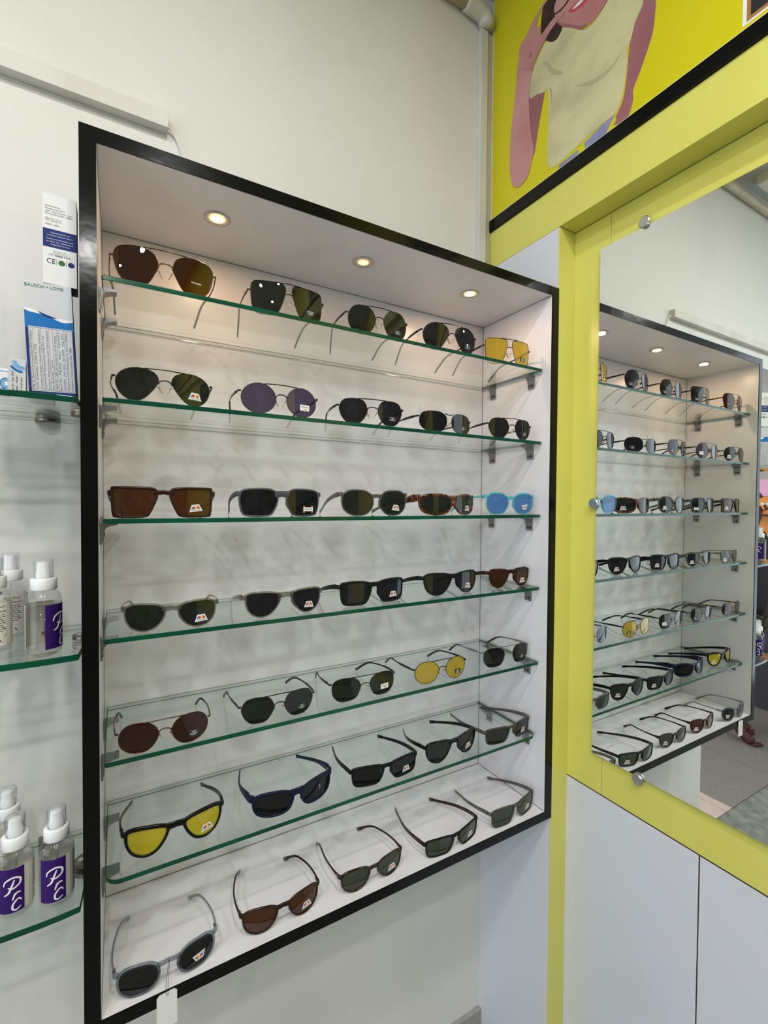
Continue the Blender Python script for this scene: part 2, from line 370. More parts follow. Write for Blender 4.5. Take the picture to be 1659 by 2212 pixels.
# ---------------------------------------------------------------- poster (a flat print on the wall above the beam)
t = thing('advertising_poster', 'yellow poster of a smiling woman in a pale yellow top and jeans', 'poster', (0, 0, 0))
obj('poster_sheet', mkbox(0.0, 0.0115, -3.2, -0.016, 1.6302, 2.255), 'poster', t)
obj('poster_border', mkbox(-0.0012, 0.0118, -0.0158, -0.0105, 1.6302, 2.255, 0.0004), 'trunk', t)
PO = {
'upperarm':[(-0.2084, 1.8579), (-0.1794, 1.8689), (-0.1544, 1.8795), (-0.1506, 1.8053), (-0.156, 1.6992), (-0.1763, 1.7221), (-0.1906, 1.7903)],
'forearm':[(-0.1142, 1.9904), (-0.1597, 1.9516), (-0.1571, 1.9156), (-0.1546, 1.8665), (-0.1628, 1.7842), (-0.1738, 1.7313), (-0.1564, 1.6785), (-0.1395, 1.6653), (-0.1184, 1.6645), (-0.1, 1.6818), (-0.0888, 1.7272), (-0.0885, 1.8079), (-0.0998, 1.8934), (-0.1089, 1.95)],
'palm':[(-0.1187, 2.0364), (-0.1359, 2.0478), (-0.163, 2.0476), (-0.1886, 2.0359), (-0.1903, 2.0117), (-0.2059, 1.9886), (-0.1904, 1.9719), (-0.172, 1.9545), (-0.1633, 1.9413), (-0.1143, 1.9864), (-0.1156, 2.0128)],
'finger1':[(-0.1394, 2.0448), (-0.1543, 2.0626), (-0.1788, 2.0763), (-0.1979, 2.0839), (-0.2134, 2.0868), (-0.2212, 2.0771), (-0.2089, 2.0787), (-0.1918, 2.0722), (-0.1823, 2.0633), (-0.1703, 2.0438)],
'finger2':[(-0.1834, 2.0026), (-0.1993, 2.009), (-0.2239, 2.0156), (-0.2449, 2.015), (-0.2624, 2.01), (-0.2683, 2.0012), (-0.2569, 1.9985), (-0.2393, 1.9974), (-0.2213, 1.9925), (-0.2076, 1.9847), (-0.1935, 1.9793)],
'crease':[(-0.1524, 1.9829), (-0.1557, 1.9905), (-0.1545, 2.0016), (-0.1641, 1.9887), (-0.1616, 1.978)],
'hair':[(-0.194, 2.0036), (-0.1923, 2.0446), (-0.1981, 2.0739), (-0.2135, 2.0818), (-0.2346, 2.0887), (-0.2666, 2.0914), (-0.3003, 2.068), (-0.2785, 2.0568), (-0.2441, 2.0561), (-0.2331, 2.0399), (-0.2374, 2.0169), (-0.2453, 1.9933), (-0.2588, 1.9709), (-0.2517, 1.9616), (-0.243, 1.9572), (-0.2279, 1.9627), (-0.2123, 1.9783)],
'earpiece':[(-0.2267, 2.0276), (-0.2507, 2.0157), (-0.2708, 2.0164), (-0.2847, 2.0233), (-0.2805, 2.0273), (-0.2674, 2.0207), (-0.2483, 2.021), (-0.2254, 2.0311)],
'face':[(-0.2331, 2.0399), (-0.2441, 2.0561), (-0.2785, 2.0568), (-0.3003, 2.068), (-0.3427, 2.0357), (-0.3732, 1.9889), (-0.3835, 1.9492), (-0.3804, 1.9265), (-0.3649, 1.9169), (-0.3476, 1.9116), (-0.3271, 1.9151), (-0.3111, 1.9222), (-0.2862, 1.9472), (-0.2588, 1.9733), (-0.2453, 1.9945), (-0.2374, 2.0169)],
'neck':[(-0.303, 1.9281), (-0.3192, 1.9152), (-0.3298, 1.9101), (-0.3502, 1.9093), (-0.3649, 1.9147), (-0.3815, 1.9276), (-0.384, 1.921), (-0.3699, 1.9081), (-0.3528, 1.9037), (-0.3324, 1.9056), (-0.3152, 1.9159)],
'cheekshade':[(-0.2453, 1.9945), (-0.2588, 1.9733), (-0.2862, 1.9472), (-0.3111, 1.9222), (-0.3271, 1.9151), (-0.3296, 1.9196), (-0.311, 1.9309), (-0.286, 1.9542), (-0.263, 1.9778)],
'lips':[(-0.2769,1.9935),(-0.299,1.9942),(-0.3257,1.9855),(-0.3286,1.9717),(-0.3128,1.9715),(-0.2911,1.9797)],
'teeth':[(-0.2881,1.9892),(-0.3018,1.9906),(-0.3178,1.9883),(-0.3193,1.9814),(-0.3073,1.981),(-0.2923,1.9854)],
'shirt':[(-0.2092,1.9784),(-0.2574,1.9709),(-0.2862,1.9472),(-0.3112,1.9199),(-0.3298,1.9083),(-0.3552,1.9082),(-0.3828,1.9243),(-0.4024,1.9378),(-0.440,1.930),(-0.462,1.900),(-0.465,1.853),(-0.4591,1.8344),(-0.4488,1.8235),(-0.4366,1.7873),(-0.4301,1.7824),(-0.4307,1.7532),(-0.4279,1.7265),(-0.4209,1.6862),(-0.41,1.6649),(-0.3986,1.6583),(-0.3747,1.66),(-0.3216,1.6539),(-0.2577,1.646),(-0.2308,1.6482),(-0.2198,1.6623),(-0.2176,1.6956),(-0.2193,1.7703),(-0.2197,1.8311),(-0.213,1.8605),(-0.2068,1.8553),(-0.1794,1.8684),(-0.1544,1.8782),(-0.157,1.9208),(-0.1714,1.9474),(-0.1937,1.9693)],
'armR':[(-0.462,1.900),(-0.484,1.880),(-0.4896,1.8343),(-0.49,1.8105),(-0.485,1.7662),(-0.4715,1.7322),(-0.4575,1.7034),(-0.4452,1.6804),(-0.4456,1.6597),(-0.4374,1.6349),(-0.4266,1.6308),(-0.4073,1.6318),(-0.4107,1.6328),(-0.4001,1.6381),(-0.407,1.6439),(-0.4057,1.6511),(-0.4146,1.6637),(-0.4233,1.6803),(-0.4292,1.7172),(-0.4319,1.7481),(-0.4355,1.7861),(-0.4468,1.8192),(-0.457,1.8363)],
'jeansR':[(-0.4066,1.6632),(-0.3941,1.6465),(-0.3826,1.6305),(-0.3295,1.6305),(-0.3285,1.638),(-0.3256,1.6478),(-0.3748,1.6578),(-0.3986,1.6583)],
'jeansL':[(-0.2549,1.6406),(-0.3111,1.6425),(-0.3088,1.6305),(-0.2551,1.6305)],
'fold1':[(-0.20,1.935),(-0.215,1.925),(-0.232,1.895),(-0.262,1.862),(-0.257,1.858),(-0.228,1.884),(-0.212,1.912)],
'fold2':[(-0.222,1.856),(-0.232,1.835),(-0.229,1.80),(-0.226,1.83)],
'fold3':[(-0.30,1.800),(-0.34,1.780),(-0.385,1.770),(-0.42,1.782),(-0.385,1.763),(-0.34,1.770)],
}
lay = [('armR', 'skin3', 'printed_arm'), ('jeansR', 'jeans', 'printed_jeans'), ('jeansL', 'jeans', 'printed_jeans'), ('neck', 'skin3', 'printed_neck'), ('upperarm', 'skin3', 'printed_arm'),
 ('shirt', 'shirt', 'printed_top'), ('fold1', 'fold', 'printed_fold'), ('fold2', 'fold', 'printed_fold'), ('fold3', 'fold', 'printed_fold'), ('face', 'skin', 'printed_face'), ('cheekshade', 'skin3', 'printed_chin'), ('hair', 'hair', 'printed_hair'),
 ('lips', 'lip', 'printed_lips'), ('teeth', 'white', 'printed_teeth'), ('earpiece', 'hair', 'printed_temple'), ('finger1', 'skin2', 'printed_finger'), ('forearm', 'skin2', 'printed_forearm'), ('palm', 'skin', 'printed_palm'), ('finger2', 'skin', 'printed_finger'), ('crease', 'skin3', 'printed_crease')]
MT['fold'] = pm('printed_shirt_fold', (0.46, 0.41, 0.235), 0.5)
from mathutils.geometry import tessellate_polygon
for k, (nm, mt, part) in enumerate(lay):
    pts = PO[nm] if nm in ('teeth', 'jeansR', 'jeansL', 'upperarm') else catmull(PO[nm], 3, True)
    pts = [(p[0], max(p[1], 1.6304)) for p in pts]
    bm = bmesh.new(); x = -0.00010*(k+1); vv = [bm.verts.new((x, p[0], p[1])) for p in pts]
    for tri in tessellate_polygon([[Vector((p[0], p[1], 0)) for p in pts]]):
        try: bm.faces.new([vv[i] for i in tri])
        except ValueError: pass
    bmesh.ops.recalc_face_normals(bm, faces=bm.faces)
    for f in bm.faces:
        f.normal_update()
        if f.normal.x > 0: f.normal_flip()
    obj(part, bm, mt, t)
fx = [(-0.6447, 1.6371, 'white', 1), (-0.6510, 1.6410, 'brown', 2), (-0.6572, 1.6472, 'ink', 3)]
for y, z, mt, k in fx:
    obj('printed_frame', mkbox(-0.0004*k, 0.0, -0.97+0.006*k, y, z, 2.05-0.006*k), mt, t)

# ---------------------------------------------------------------- the cabinet
MT['joint'] = pm('grimy_joint', (0.12, 0.10, 0.09), 0.8, col2=(0.30, 0.27, 0.25), scale=20, amt=0.9)
t = thing('display_cabinet', 'wall cabinet with white interior, black edging and seven rows of sunglasses', 'cabinet', (0, 0, 0))
TT = 0.0238; IB = -BY
obj('back_panel', mkbox(-1+0.002, -0.001, IB, -0.0008, 0.002, H-0.002), 'inner', t)
obj('side_panel', mkbox(-1+0.001, -1+T_, -D+0.0012, IB-0.0004, 0.001, H-0.001, 0.0004), 'inner', t)
obj('side_panel', mkbox(-TT, -0.001, -D+0.0012, IB-0.0004, 0.001, H-0.001, 0.0004), 'inner', t)
obj('top_panel', mkbox(-1+T_+0.0004, -TT-0.0004, -D+0.0012, IB-0.0004, H-T_, H-0.001, 0.0004), 'inner', t)
obj('bottom_panel', mkbox(-1+T_+0.0004, -TT-0.0004, -D+0.0012, IB-0.0004, 0.001, T_, 0.0004), 'inner', t)
# black edging, mitred at the corners
def edging(pts):
    bm = bmesh.new(); prism(bm, pts, 'y', -D-0.0012, -D+0.0010); return obj('edge_trim', bm, 'black', t)
x0, x1, a, c = -1.0, -0.0006, T_, TT
edging([(x0, 0), (x0+a, a), (x0+a, H-a), (x0, H)])
edging([(x1, 0), (x1-c+0.0006, a), (x1-c+0.0006, H-a), (x1, H)][::-1])
edging([(x0, H), (x0+a, H-a), (x1-c+0.0006, H-a), (x1, H)][::-1])
edging([(x0, 0), (x0+a, a), (x1-c+0.0006, a), (x1, 0)])
obj('outer_skin', mkbox(-1.0, -1+0.001, -D+0.001, -0.001, 0.0, H), 'black', t)
obj('outer_skin', mkbox(-1.0, -0.0006, -D+0.001, -0.001, H-0.001, H), 'black', t)
obj('outer_skin', mkbox(-1.0, -0.0006, -D+0.001, -0.001, 0.0, 0.001), 'black', t)
xl, xr, yb_ = -1+T_, -TT, IB
for q in ((xl, xr, yb_-0.0010, yb_, H-T_-0.0012, H-T_), (xl, xr, yb_-0.0010, yb_, T_, T_+0.0011), (xr-0.0010, xr, yb_-0.0012, yb_, T_, H-T_), (xl, xl+0.0008, yb_-0.0010, yb_, T_, H-T_), (xr-0.0010, xr, -D+0.004, yb_, H-T_-0.0011, H-T_), (xr-0.0010, xr, -D+0.004, yb_, T_, T_+0.0011)):
    obj('joint_line', mkbox(*q), 'joint', t)
# cabinet downlights
def warm(name, col, s): return pm(name, (1, 0.9, 0.7), 0.5, emit=col, estr=s)
for x, lab, s, pw in ((-0.7953, 'bright round downlight at the left of the cabinet top', 14.0, 0.50), (-0.4969, 'dim yellow round downlight at the middle of the cabinet top', 2.6, 0.06), (-0.203, 'bright round downlight at the right of the cabinet top', 14.0, 0.45)):
    t2 = thing('cabinet_downlight', lab, 'downlight', (x, -0.163, H-T_), group='downlights in the cabinet top')
    bm = bmesh.new(); lathe(bm, [(0.0225, -0.0004), (0.0225, -0.0016), (0.0190, -0.0022), (0.0150, -0.0012), (0.0150, -0.0004)], 32); obj('ring', bm, 'ring', t2, True)
    bm = bmesh.new(); lathe(bm, [(0, -0.0026), (0.006, -0.0025), (0.0098, -0.0019), (0.0105, -0.0012), (0, -0.0012)], 24)
    obj('bulb', bm, warm('warm_bulb', (1.0, 0.70, 0.38) if s > 5 else (1.0, 0.66, 0.18), s), t2, True)
    bm = bmesh.new(); lathe(bm, [(0, -0.0012), (0.0105, -0.0012), (0.0148, -0.0004), (0, -0.0004)], 24)
    obj('lamp_bowl', bm, warm('lamp_bowl', (1.0, 0.50, 0.16), 1.3 if s > 5 else 0.35), t2, True)
    l = bpy.data.lights.new('cabinet_downlight_light', 'AREA'); l.shape = 'DISK'; l.size = 0.026; l.energy = pw; l.color = (1.0, 0.66, 0.42)
    o = bpy.data.objects.new('cabinet_downlight_light', l); COL.objects.link(o); o.location = (x, -0.163, H-T_-0.004+Z0)

# ---------------------------------------------------------------- glass shelves of the cabinet
ZS = [1.1368, 0.9551, 0.7712, 0.5877, 0.3974, 0.2108]
GT = 0.0075; GF = -D+0.0224
ORD = ['top', 'second', 'third', 'fourth', 'fifth', 'lowest']
def slab(pts, z, th):
    bm = bmesh.new(); n = len(pts); c = 0.0011
    cx = sum(p[0] for p in pts)/n; cy = sum(p[1] for p in pts)/n
    def ins(p):
        d = Vector((p[0]-cx, p[1]-cy)); d.normalize(); return (p[0]-d.x*c, p[1]-d.y*c)
    rr = [[bm.verts.new((*q, zz)) for q in (pts if k in (1, 2) else [ins(p) for p in pts])] for k, zz in enumerate((z, z-c, z-th+c, z-th))]
    for a_, b2 in zip(rr, rr[1:]):
        for i in range(n):
            f = bm.faces.new((a_[i], b2[i], b2[(i+1) % n], a_[(i+1) % n])); f.material_index = 0 if (a_ is rr[1] and pts[i][1] > -0.02 and pts[(i+1) % n][1] > -0.02) else 1
    bm.faces.new(rr[0]).material_index = 0; bm.faces.new(rr[-1][::-1]).material_index = 0
    bmesh.ops.recalc_face_normals(bm, faces=bm.faces)
    return bm
sx0, sx1 = -1+T_+0.005, -TT-0.005
for i, z in enumerate(ZS):
    if i < 5: pts = [(sx0, IB-0.002), (sx1, IB-0.002), (sx1, GF+0.003), (sx1-0.002, GF), (sx0+0.002, GF), (sx0, GF+0.003)]
    else:
        r = 0.022; pts = [(sx0, IB-0.002), (sx1, IB-0.002)]
        pts += [(sx1-r+r*math.cos(-a_), GF+r+r*math.sin(-a_)) for a_ in [k*PI/16 for k in range(9)]]
        pts += [(sx0+r-r*math.sin(a_), GF+r-r*math.cos(a_)) for a_ in [k*PI/16 for k in range(9)]]
    o = obj('glass_shelf', slab(pts, z, GT), ['glass', 'edge'])
    tag(o, '%s green-edged glass shelf inside the cabinet%s' % (ORD[i], ', with rounded front corners' if i == 5 else ''), 'shelf', 'glass shelves of the cabinet')
    for sd in (-1, 1):
        for fb, y in (('front', -0.1985), ('back', -0.0585)):
            xw = -1+T_ if sd < 0 else -TT
            t2 = thing('shelf_bracket', 'metal bracket under the %s glass shelf, %s end, %s one' % (ORD[i], 'left' if sd < 0 else 'right', 'front' if fb == 'front' else 'rear'), 'bracket', (xw, y, z-GT), group='metal brackets under the cabinet shelves')
            k = -sd
            prof = [(0.0004, 0.0), (0.0004, -0.034), (0.0030, -0.034), (0.0036, -0.020), (0.0055, -0.0125), (0.0100, -0.0070), (0.0165, -0.0045), (0.0245, -0.0035), (0.0250, -0.0002)]
            bm = bmesh.new(); prism(bm, [(p[0]*k, p[1]) for p in prof], 'y', -0.0105, 0.0105); obj('bracket_body', bm, 'dull', t2)
            for yy_, rr_ in ((0.0048, 0.0022), (-0.0035, 0.0036)):
                bm = bmesh.new(); lathe(bm, [(0, 0.0012), (rr_, 0.0008), (rr_, 0.0), (0, 0)], 12)
                for v in bm.verts: v.co = Vector(((0.0030+v.co.z)*k, yy_+v.co.x, -0.0265+v.co.y))
                obj('screw', bm, 'ink', t2)

# ---------------------------------------------------------------- shelves on the wall to the left of the cabinet
LZ = [0.957, 0.562, 0.166]
for i, z in enumerate(LZ):
    front = [(-1.0072, -0.206), (-1.05, -0.2105), (-1.12, -0.2110), (-1.20, -0.2090), (-1.27, -0.203), (-1.33, -0.190), (-1.38, -0.165), (-1.41, -0.12), (-1.42, -0.06), (-1.415, -0.004)]
    pts = [(-1.0015, -0.004), (-1.0015, -0.130)] + front
    pts = [pts[0], pts[1]] + catmull(front, 3)
    o = obj('glass_shelf', slab(pts, z, 0.0095), ['glass', 'edge'])
    tag(o, '%s curved glass shelf on the wall left of the cabinet, holding %s' % (('upper', 'middle', 'lower')[i], ('cartons', 'three spray bottles', 'the lowest spray bottles')[i]), 'shelf', 'curved glass shelves left of the cabinet')
    for (cx, cy, ax, lb) in ((-1.066, -0.0005, 'y', 'rear'), (-1.0005, -0.105, 'x', 'side')):
        t2 = thing('shelf_clamp', 'rounded metal clamp gripping the %s curved shelf, %s one' % (('upper', 'middle', 'lower')[i], lb), 'clamp', (cx, cy, z), group='metal clamps of the curved shelves')
        for zz, s in ((0.0, 1), (-0.0095, -1)):
            bm = bmesh.new(); n = 14
            pp = [(0.019*math.cos(PI*k/n), -0.022*math.sin(PI*k/n)) for k in range(n+1)]
            prism(bm, pp, 'z', zz+s*0.0002, zz+s*0.0055)
            if ax == 'x':
                for v in bm.verts: v.co = Vector((v.co.y, v.co.x, v.co.z))
            bmesh.ops.bevel(bm, geom=bm.edges[:], offset=0.0008, segments=1, affect='EDGES')
            obj('clamp_plate', bm, 'tarn', t2)
        bm = bmesh.new(); lathe(bm, [(0, 0.0022), (0.005, 0.0018), (0.006, 0), (0, 0)], 16, c=(0, -0.011, 0.0056) if ax == 'y' else (-0.011, 0, 0.0056)); obj('screw', bm, 'chrome', t2)
# ---------------------------------------------------------------- sunglasses
SH = {
'aviator': [(-.95,.45),(-.72,.82),(-.2,1),(.35,.95),(.8,.65),(1,.15),(.87,-.45),(.52,-.88),(.15,-1),(-.25,-.85),(-.65,-.35),(-.9,.1)],
'hexav': [(-.95,.45),(-.78,.75),(-.3,.98),(.3,1),(.8,.86),(1,.48),(.95,0),(.74,-.6),(.38,-.95),(-.1,-1),(-.5,-.85),(-.85,-.25),(-1,.1)],
'navig': [(-.95,.8),(-.7,.98),(.5,1),(.88,.93),(1,.65),(1,.1),(.92,-.55),(.65,-.95),(.1,-1),(-.4,-.95),(-.65,-.55),(-.9,.15),(-1,.55)],
'round': [(math.cos(a)*1.0, math.sin(a)) for a in [2.6-k*2*PI/12 for k in range(12)]],
'geo': [(-.92,.45),(-.68,.86),(-.2,1),(.3,1),(.72,.86),(.95,.48),(1,.05),(.78,-.55),(.42,-.95),(0,-1),(-.42,-.95),(-.76,-.55),(-.98,0)],
'pilot': [(-.85,.55),(-.5,.9),(0,1),(.55,.9),(.9,.5),(1,0),(.85,-.5),(.45,-.9),(0,-1),(-.45,-.88),(-.82,-.4),(-1,.1)],
'soft': [(-.9,.6),(-.5,.95),(.2,1),(.8,.8),(1,.2),(.95,-.45),(.6,-.92),(0,-1),(-.6,-.9),(-.92,-.4),(-1,.1)],
'square': [(-.85,.7),(-.4,.98),(.4,1),(.88,.75),(1,.2),(.9,-.45),(.5,-.95),(-.1,-1),(-.65,-.8),(-.93,-.2),(-1,.3)],
'trap': [(-.90,.80),(-.62,.97),(.5,1),(.93,.97),(1,.78),(.985,0),(.93,-.78),(.78,-.97),(0,-1),(-.42,-.95),(-.62,-.75),(-.90,.1),(-.97,.55)],
'rrect': [(-.9,.65),(-.6,.95),(0,1),(.7,.93),(.95,.7),(1,.1),(.88,-.7),(.65,-.95),(0,-1),(-.5,-.93),(-.72,-.65),(-.95,.1)],
'key': [(-.85,.6),(-.45,.93),(.1,1),(.65,.95),(.95,.6),(1,.1),(.85,-.5),(.45,-.92),(0,-1),(-.5,-.88),(-.85,-.4),(-.97,.1)],
'panto': [(-.95,.55),(-.6,.88),(0,.99),(.6,.97),(.93,.77),(1,.38),(.92,-.25),(.65,-.75),(.2,-1),(-.25,-.93),(-.62,-.60),(-.88,-.05)],
'drop': [(-.98,.68),(-.6,.92),(0,1),(.6,.99),(.94,.82),(1,.45),(.93,-.15),(.70,-.68),(.30,-.97),(-.10,-.96),(-.45,-.72),(-.75,-.22),(-.93,.28)],
'wrap': [(-.93,.55),(-.5,.9),(.1,1),(.7,.93),(1,.62),(1,-.1),(.82,-.72),(.35,-1),(-.3,-.97),(-.66,-.7),(-.88,-.1)],
'rect': [(-.92,.72),(-.55,.93),(.2,1),(.85,.96),(1,.75),(.97,.1),(.89,-.65),(.66,-.95),(0,-1),(-.47,-.95),(-.70,-.62),(-.93,.2)],
}
def plast(name, c, rough=0.18, c2=None, sc=90): return pm(name, c, rough, spec=0.4, col2=c2, scale=sc, amt=1.0, lo=0.44, hi=0.56, detail=2) if c2 else pm(name, c, rough, spec=0.28)
FR = dict(
 gun=pm('gunmetal_wire', (0.055, 0.045, 0.04), 0.25, metal=0.85), blk=pm('black_wire', (0.008, 0.008, 0.009), 0.3, metal=0.3),
 bronze=pm('bronze_wire', (0.11, 0.06, 0.035), 0.22, metal=0.9), silver=pm('silver_wire', (0.30, 0.29, 0.28), 0.22, metal=0.95),
 pblk=plast('black_plastic', (0.003, 0.003, 0.003)), mblk=pm('matt_black_plastic', (0.0045, 0.0045, 0.005), 0.40, spec=0.2), mgry=pm('matt_grey_plastic', (0.048, 0.052, 0.060), 0.40),
 navy=pm('matt_navy_plastic', (0.003, 0.005, 0.024), 0.42, spec=0.25), brown=plast('dark_brown_plastic', (0.022, 0.007, 0.004), 0.2),
 tort=plast('tortoiseshell_plastic', (0.012, 0.004, 0.002), 0.15, (0.17, 0.045, 0.010), 110), dtort=plast('dark_tortoiseshell_plastic', (0.010, 0.004, 0.002), 0.15, (0.040, 0.012, 0.004), 120),
 cgry=thin('clear_grey_plastic', (0.60, 0.63, 0.66), 0.08, 1.5, 0.08, (0.15, 0.17, 0.19)), colv=thin('clear_olive_plastic', (0.62, 0.60, 0.53), 0.08, 1.5, 0.18, (0.22, 0.20, 0.16)),
 ccy=thin('clear_cyan_plastic', (0.45, 0.88, 0.90), 0.08, 1.5, 0.20, (0.16, 0.58, 0.60)), smoke=thin('smoky_grey_plastic', (0.42, 0.40, 0.36), 0.1, 1.5, 0.25, (0.13, 0.12, 0.105)),
)
LN = dict(
 brown=thin('brown_lens', (0.21, 0.085, 0.032), 0.01, 1.5, 0.25, (0.060, 0.022, 0.008)), lbrown=thin('light_brown_lens', (0.33, 0.17, 0.07), 0.01, 1.5, 0.3, (0.085, 0.033, 0.009)),
 green=thin('green_grey_lens', (0.17, 0.18, 0.145), 0.01, 1.5, 0.25, (0.024, 0.028, 0.020)), lgreen=thin('light_green_grey_lens', (0.32, 0.35, 0.28), 0.01, 1.5, 0.3, (0.05, 0.06, 0.045)),
 grey=thin('dark_grey_lens', (0.16, 0.155, 0.165), 0.01, 1.5, 0.25, (0.022, 0.021, 0.025)), black=thin('black_lens', (0.11, 0.11, 0.12), 0.01, 1.5, 0.25, (0.012, 0.012, 0.014)),
 purple=thin('purple_lens', (0.38, 0.33, 0.44), 0.01, 1.5, 0.25, (0.085, 0.06, 0.10)), yellow=thin('yellow_lens', (0.92, 0.78, 0.24), 0.01, 1.5, 0.38, (0.50, 0.37, 0.05)),
 lemon=thin('lemon_lens', (0.90, 0.80, 0.18), 0.01, 1.5, 0.42, (0.58, 0.50, 0.03)), blue=thin('blue_lens', (0.40, 0.60, 0.85), 0.01, 1.5, 0.4, (0.10, 0.23, 0.48)),
)
MT['pad'] = thin('clear_nose_pad', (0.85, 0.80, 0.68), 0.1, 1.45, 0.35, (0.7, 0.62, 0.48))
MT['tip'] = pm('dark_temple_tip', (0.014, 0.012, 0.012), 0.3)

def polarised(bm, fn, cx, cy, s=1.0, rot=0.0, flip=False):
    """white trapezoid sticker with a coloured fan and the word Polarized; materials 0 white 1 ink 2.. colours"""
    c, sn = math.cos(rot), math.sin(rot); q = -1 if flip else 1
    def g(x, y, e): X, Y = q*x*s, q*y*s; return fn(cx+X*c-Y*sn, cy+X*sn+Y*c, e)
    out = catmull([(-.0100,-.0050),(-.0092,-.0058),(.0092,-.0058),(.0100,-.0050),(.0062,.0046),(.0050,.0056),(-.0050,.0056),(-.0062,.0046)], 2, True)
    poly(bm, [(x, y) for x, y in out], lambda x, y: g(x, y, 1), 0)
    bot, top = -0.0016, 0.0028
    def xe(y): return 0.0082-(y+0.005)*0.36
    cols = [6, 3, 2, 4, 5, 4, 2, 7]; n = len(cols)
    for k, m_ in enumerate(cols):
        a0, a1 = -1+2*k/n, -1+2*(k+1)/n
        poly(bm, [(a0*xe(bot), bot), (a1*xe(bot), bot), (a1*xe(top)*0.95, top), (a0*xe(top)*0.95, top)], lambda x, y: g(x, y, 2), m_)
    put_text(bm, 'Polarized', lambda x, y: g(x, y, 2), 0, -0.0036, 0.0036, 1, width=0.0155)
    put_text(bm, 'SUNGLASSES', lambda x, y: g(x, y, 2), 0, 0.0042, 0.0014, 1, width=0.0080)
STM = ['white', 'ink', 'red', 'violet', 'orange', 'yel', 'blue', 'green', 'cgrey']
def blacklabel(bm, fn, cx, cy, word=None, w=0.0088, h=0.0052):
    poly(bm, [(-w, -h), (w, -h), (w, h), (-w, h)], lambda x, y: fn(cx+x, cy+y, 1), 1)
    if word:
        put_text(bm, word, lambda x, y: fn(x, y, 2), cx, cy+0.0014, 0.0042, 0, width=0.0120)
    else:
        for sgn in (-1, 1):
            poly(bm, [(0, .0020), (sgn*.0050, .0034), (sgn*.0020, .0012)][::sgn], lambda x, y: fn(cx+x, cy+y, 2), 8)
        poly(bm, [(-.0008, .0022), (.0008, .0022), (.0014, .0002), (-.0014, .0002)][::-1], lambda x, y: fn(cx+x, cy+y, 2), 8)
    for k, (ww, yy_) in enumerate(((0.0065, -0.0012), (0.0055, -0.0026), (0.0030, -0.0040))):
        poly(bm, [(-ww, yy_-0.0003), (ww, yy_-0.0003), (ww, yy_+0.0003), (-ww, yy_+0.0003)], lambda x, y: fn(cx+x, cy+y, 2), 8)
def script(bm, fn, cx, cy):
    pts = catmull([(-.0085,-.0052),(.0085,-.0052),(.0095,-.0042),(.0095,.0046),(.0085,.0055),(-.0085,.0055),(-.0095,.0046),(-.0095,-.0042)], 2, True)
    poly(bm, pts, lambda x, y: fn(cx+x, cy+y, 1), 0)
    put_text(bm, 'Fastrack', lambda x, y: fn(x, y, 2), cx, cy+0.0018, 0.0048, 1, width=0.0145, shear=0.3)
    poly(bm, [(-.0045, -.0016), (.0030, -.0014), (.0060, -.0042), (.0015, -.0034)], lambda x, y: fn(cx+x, cy+y, 2), 4)
def ascape(bm, fn, cx, cy):
    w, h = 0.0105, 0.0066
    poly(bm, [(-w, -h), (w, -h), (w, h), (-w, h)], lambda x, y: fn(cx+x, cy+y, 1), 9)
    poly(bm, [(-w*.96, -h*.55), (w*.96, -h*.55), (w*.96, h*.55), (-w*.96, h*.55)], lambda x, y: fn(cx+x, cy+y, 2), 0)
    put_text(bm, 'ABCAPE', lambda x, y: fn(x, y, 3), cx, cy, 0.0040, 1, width=0.0150, shear=0.25)

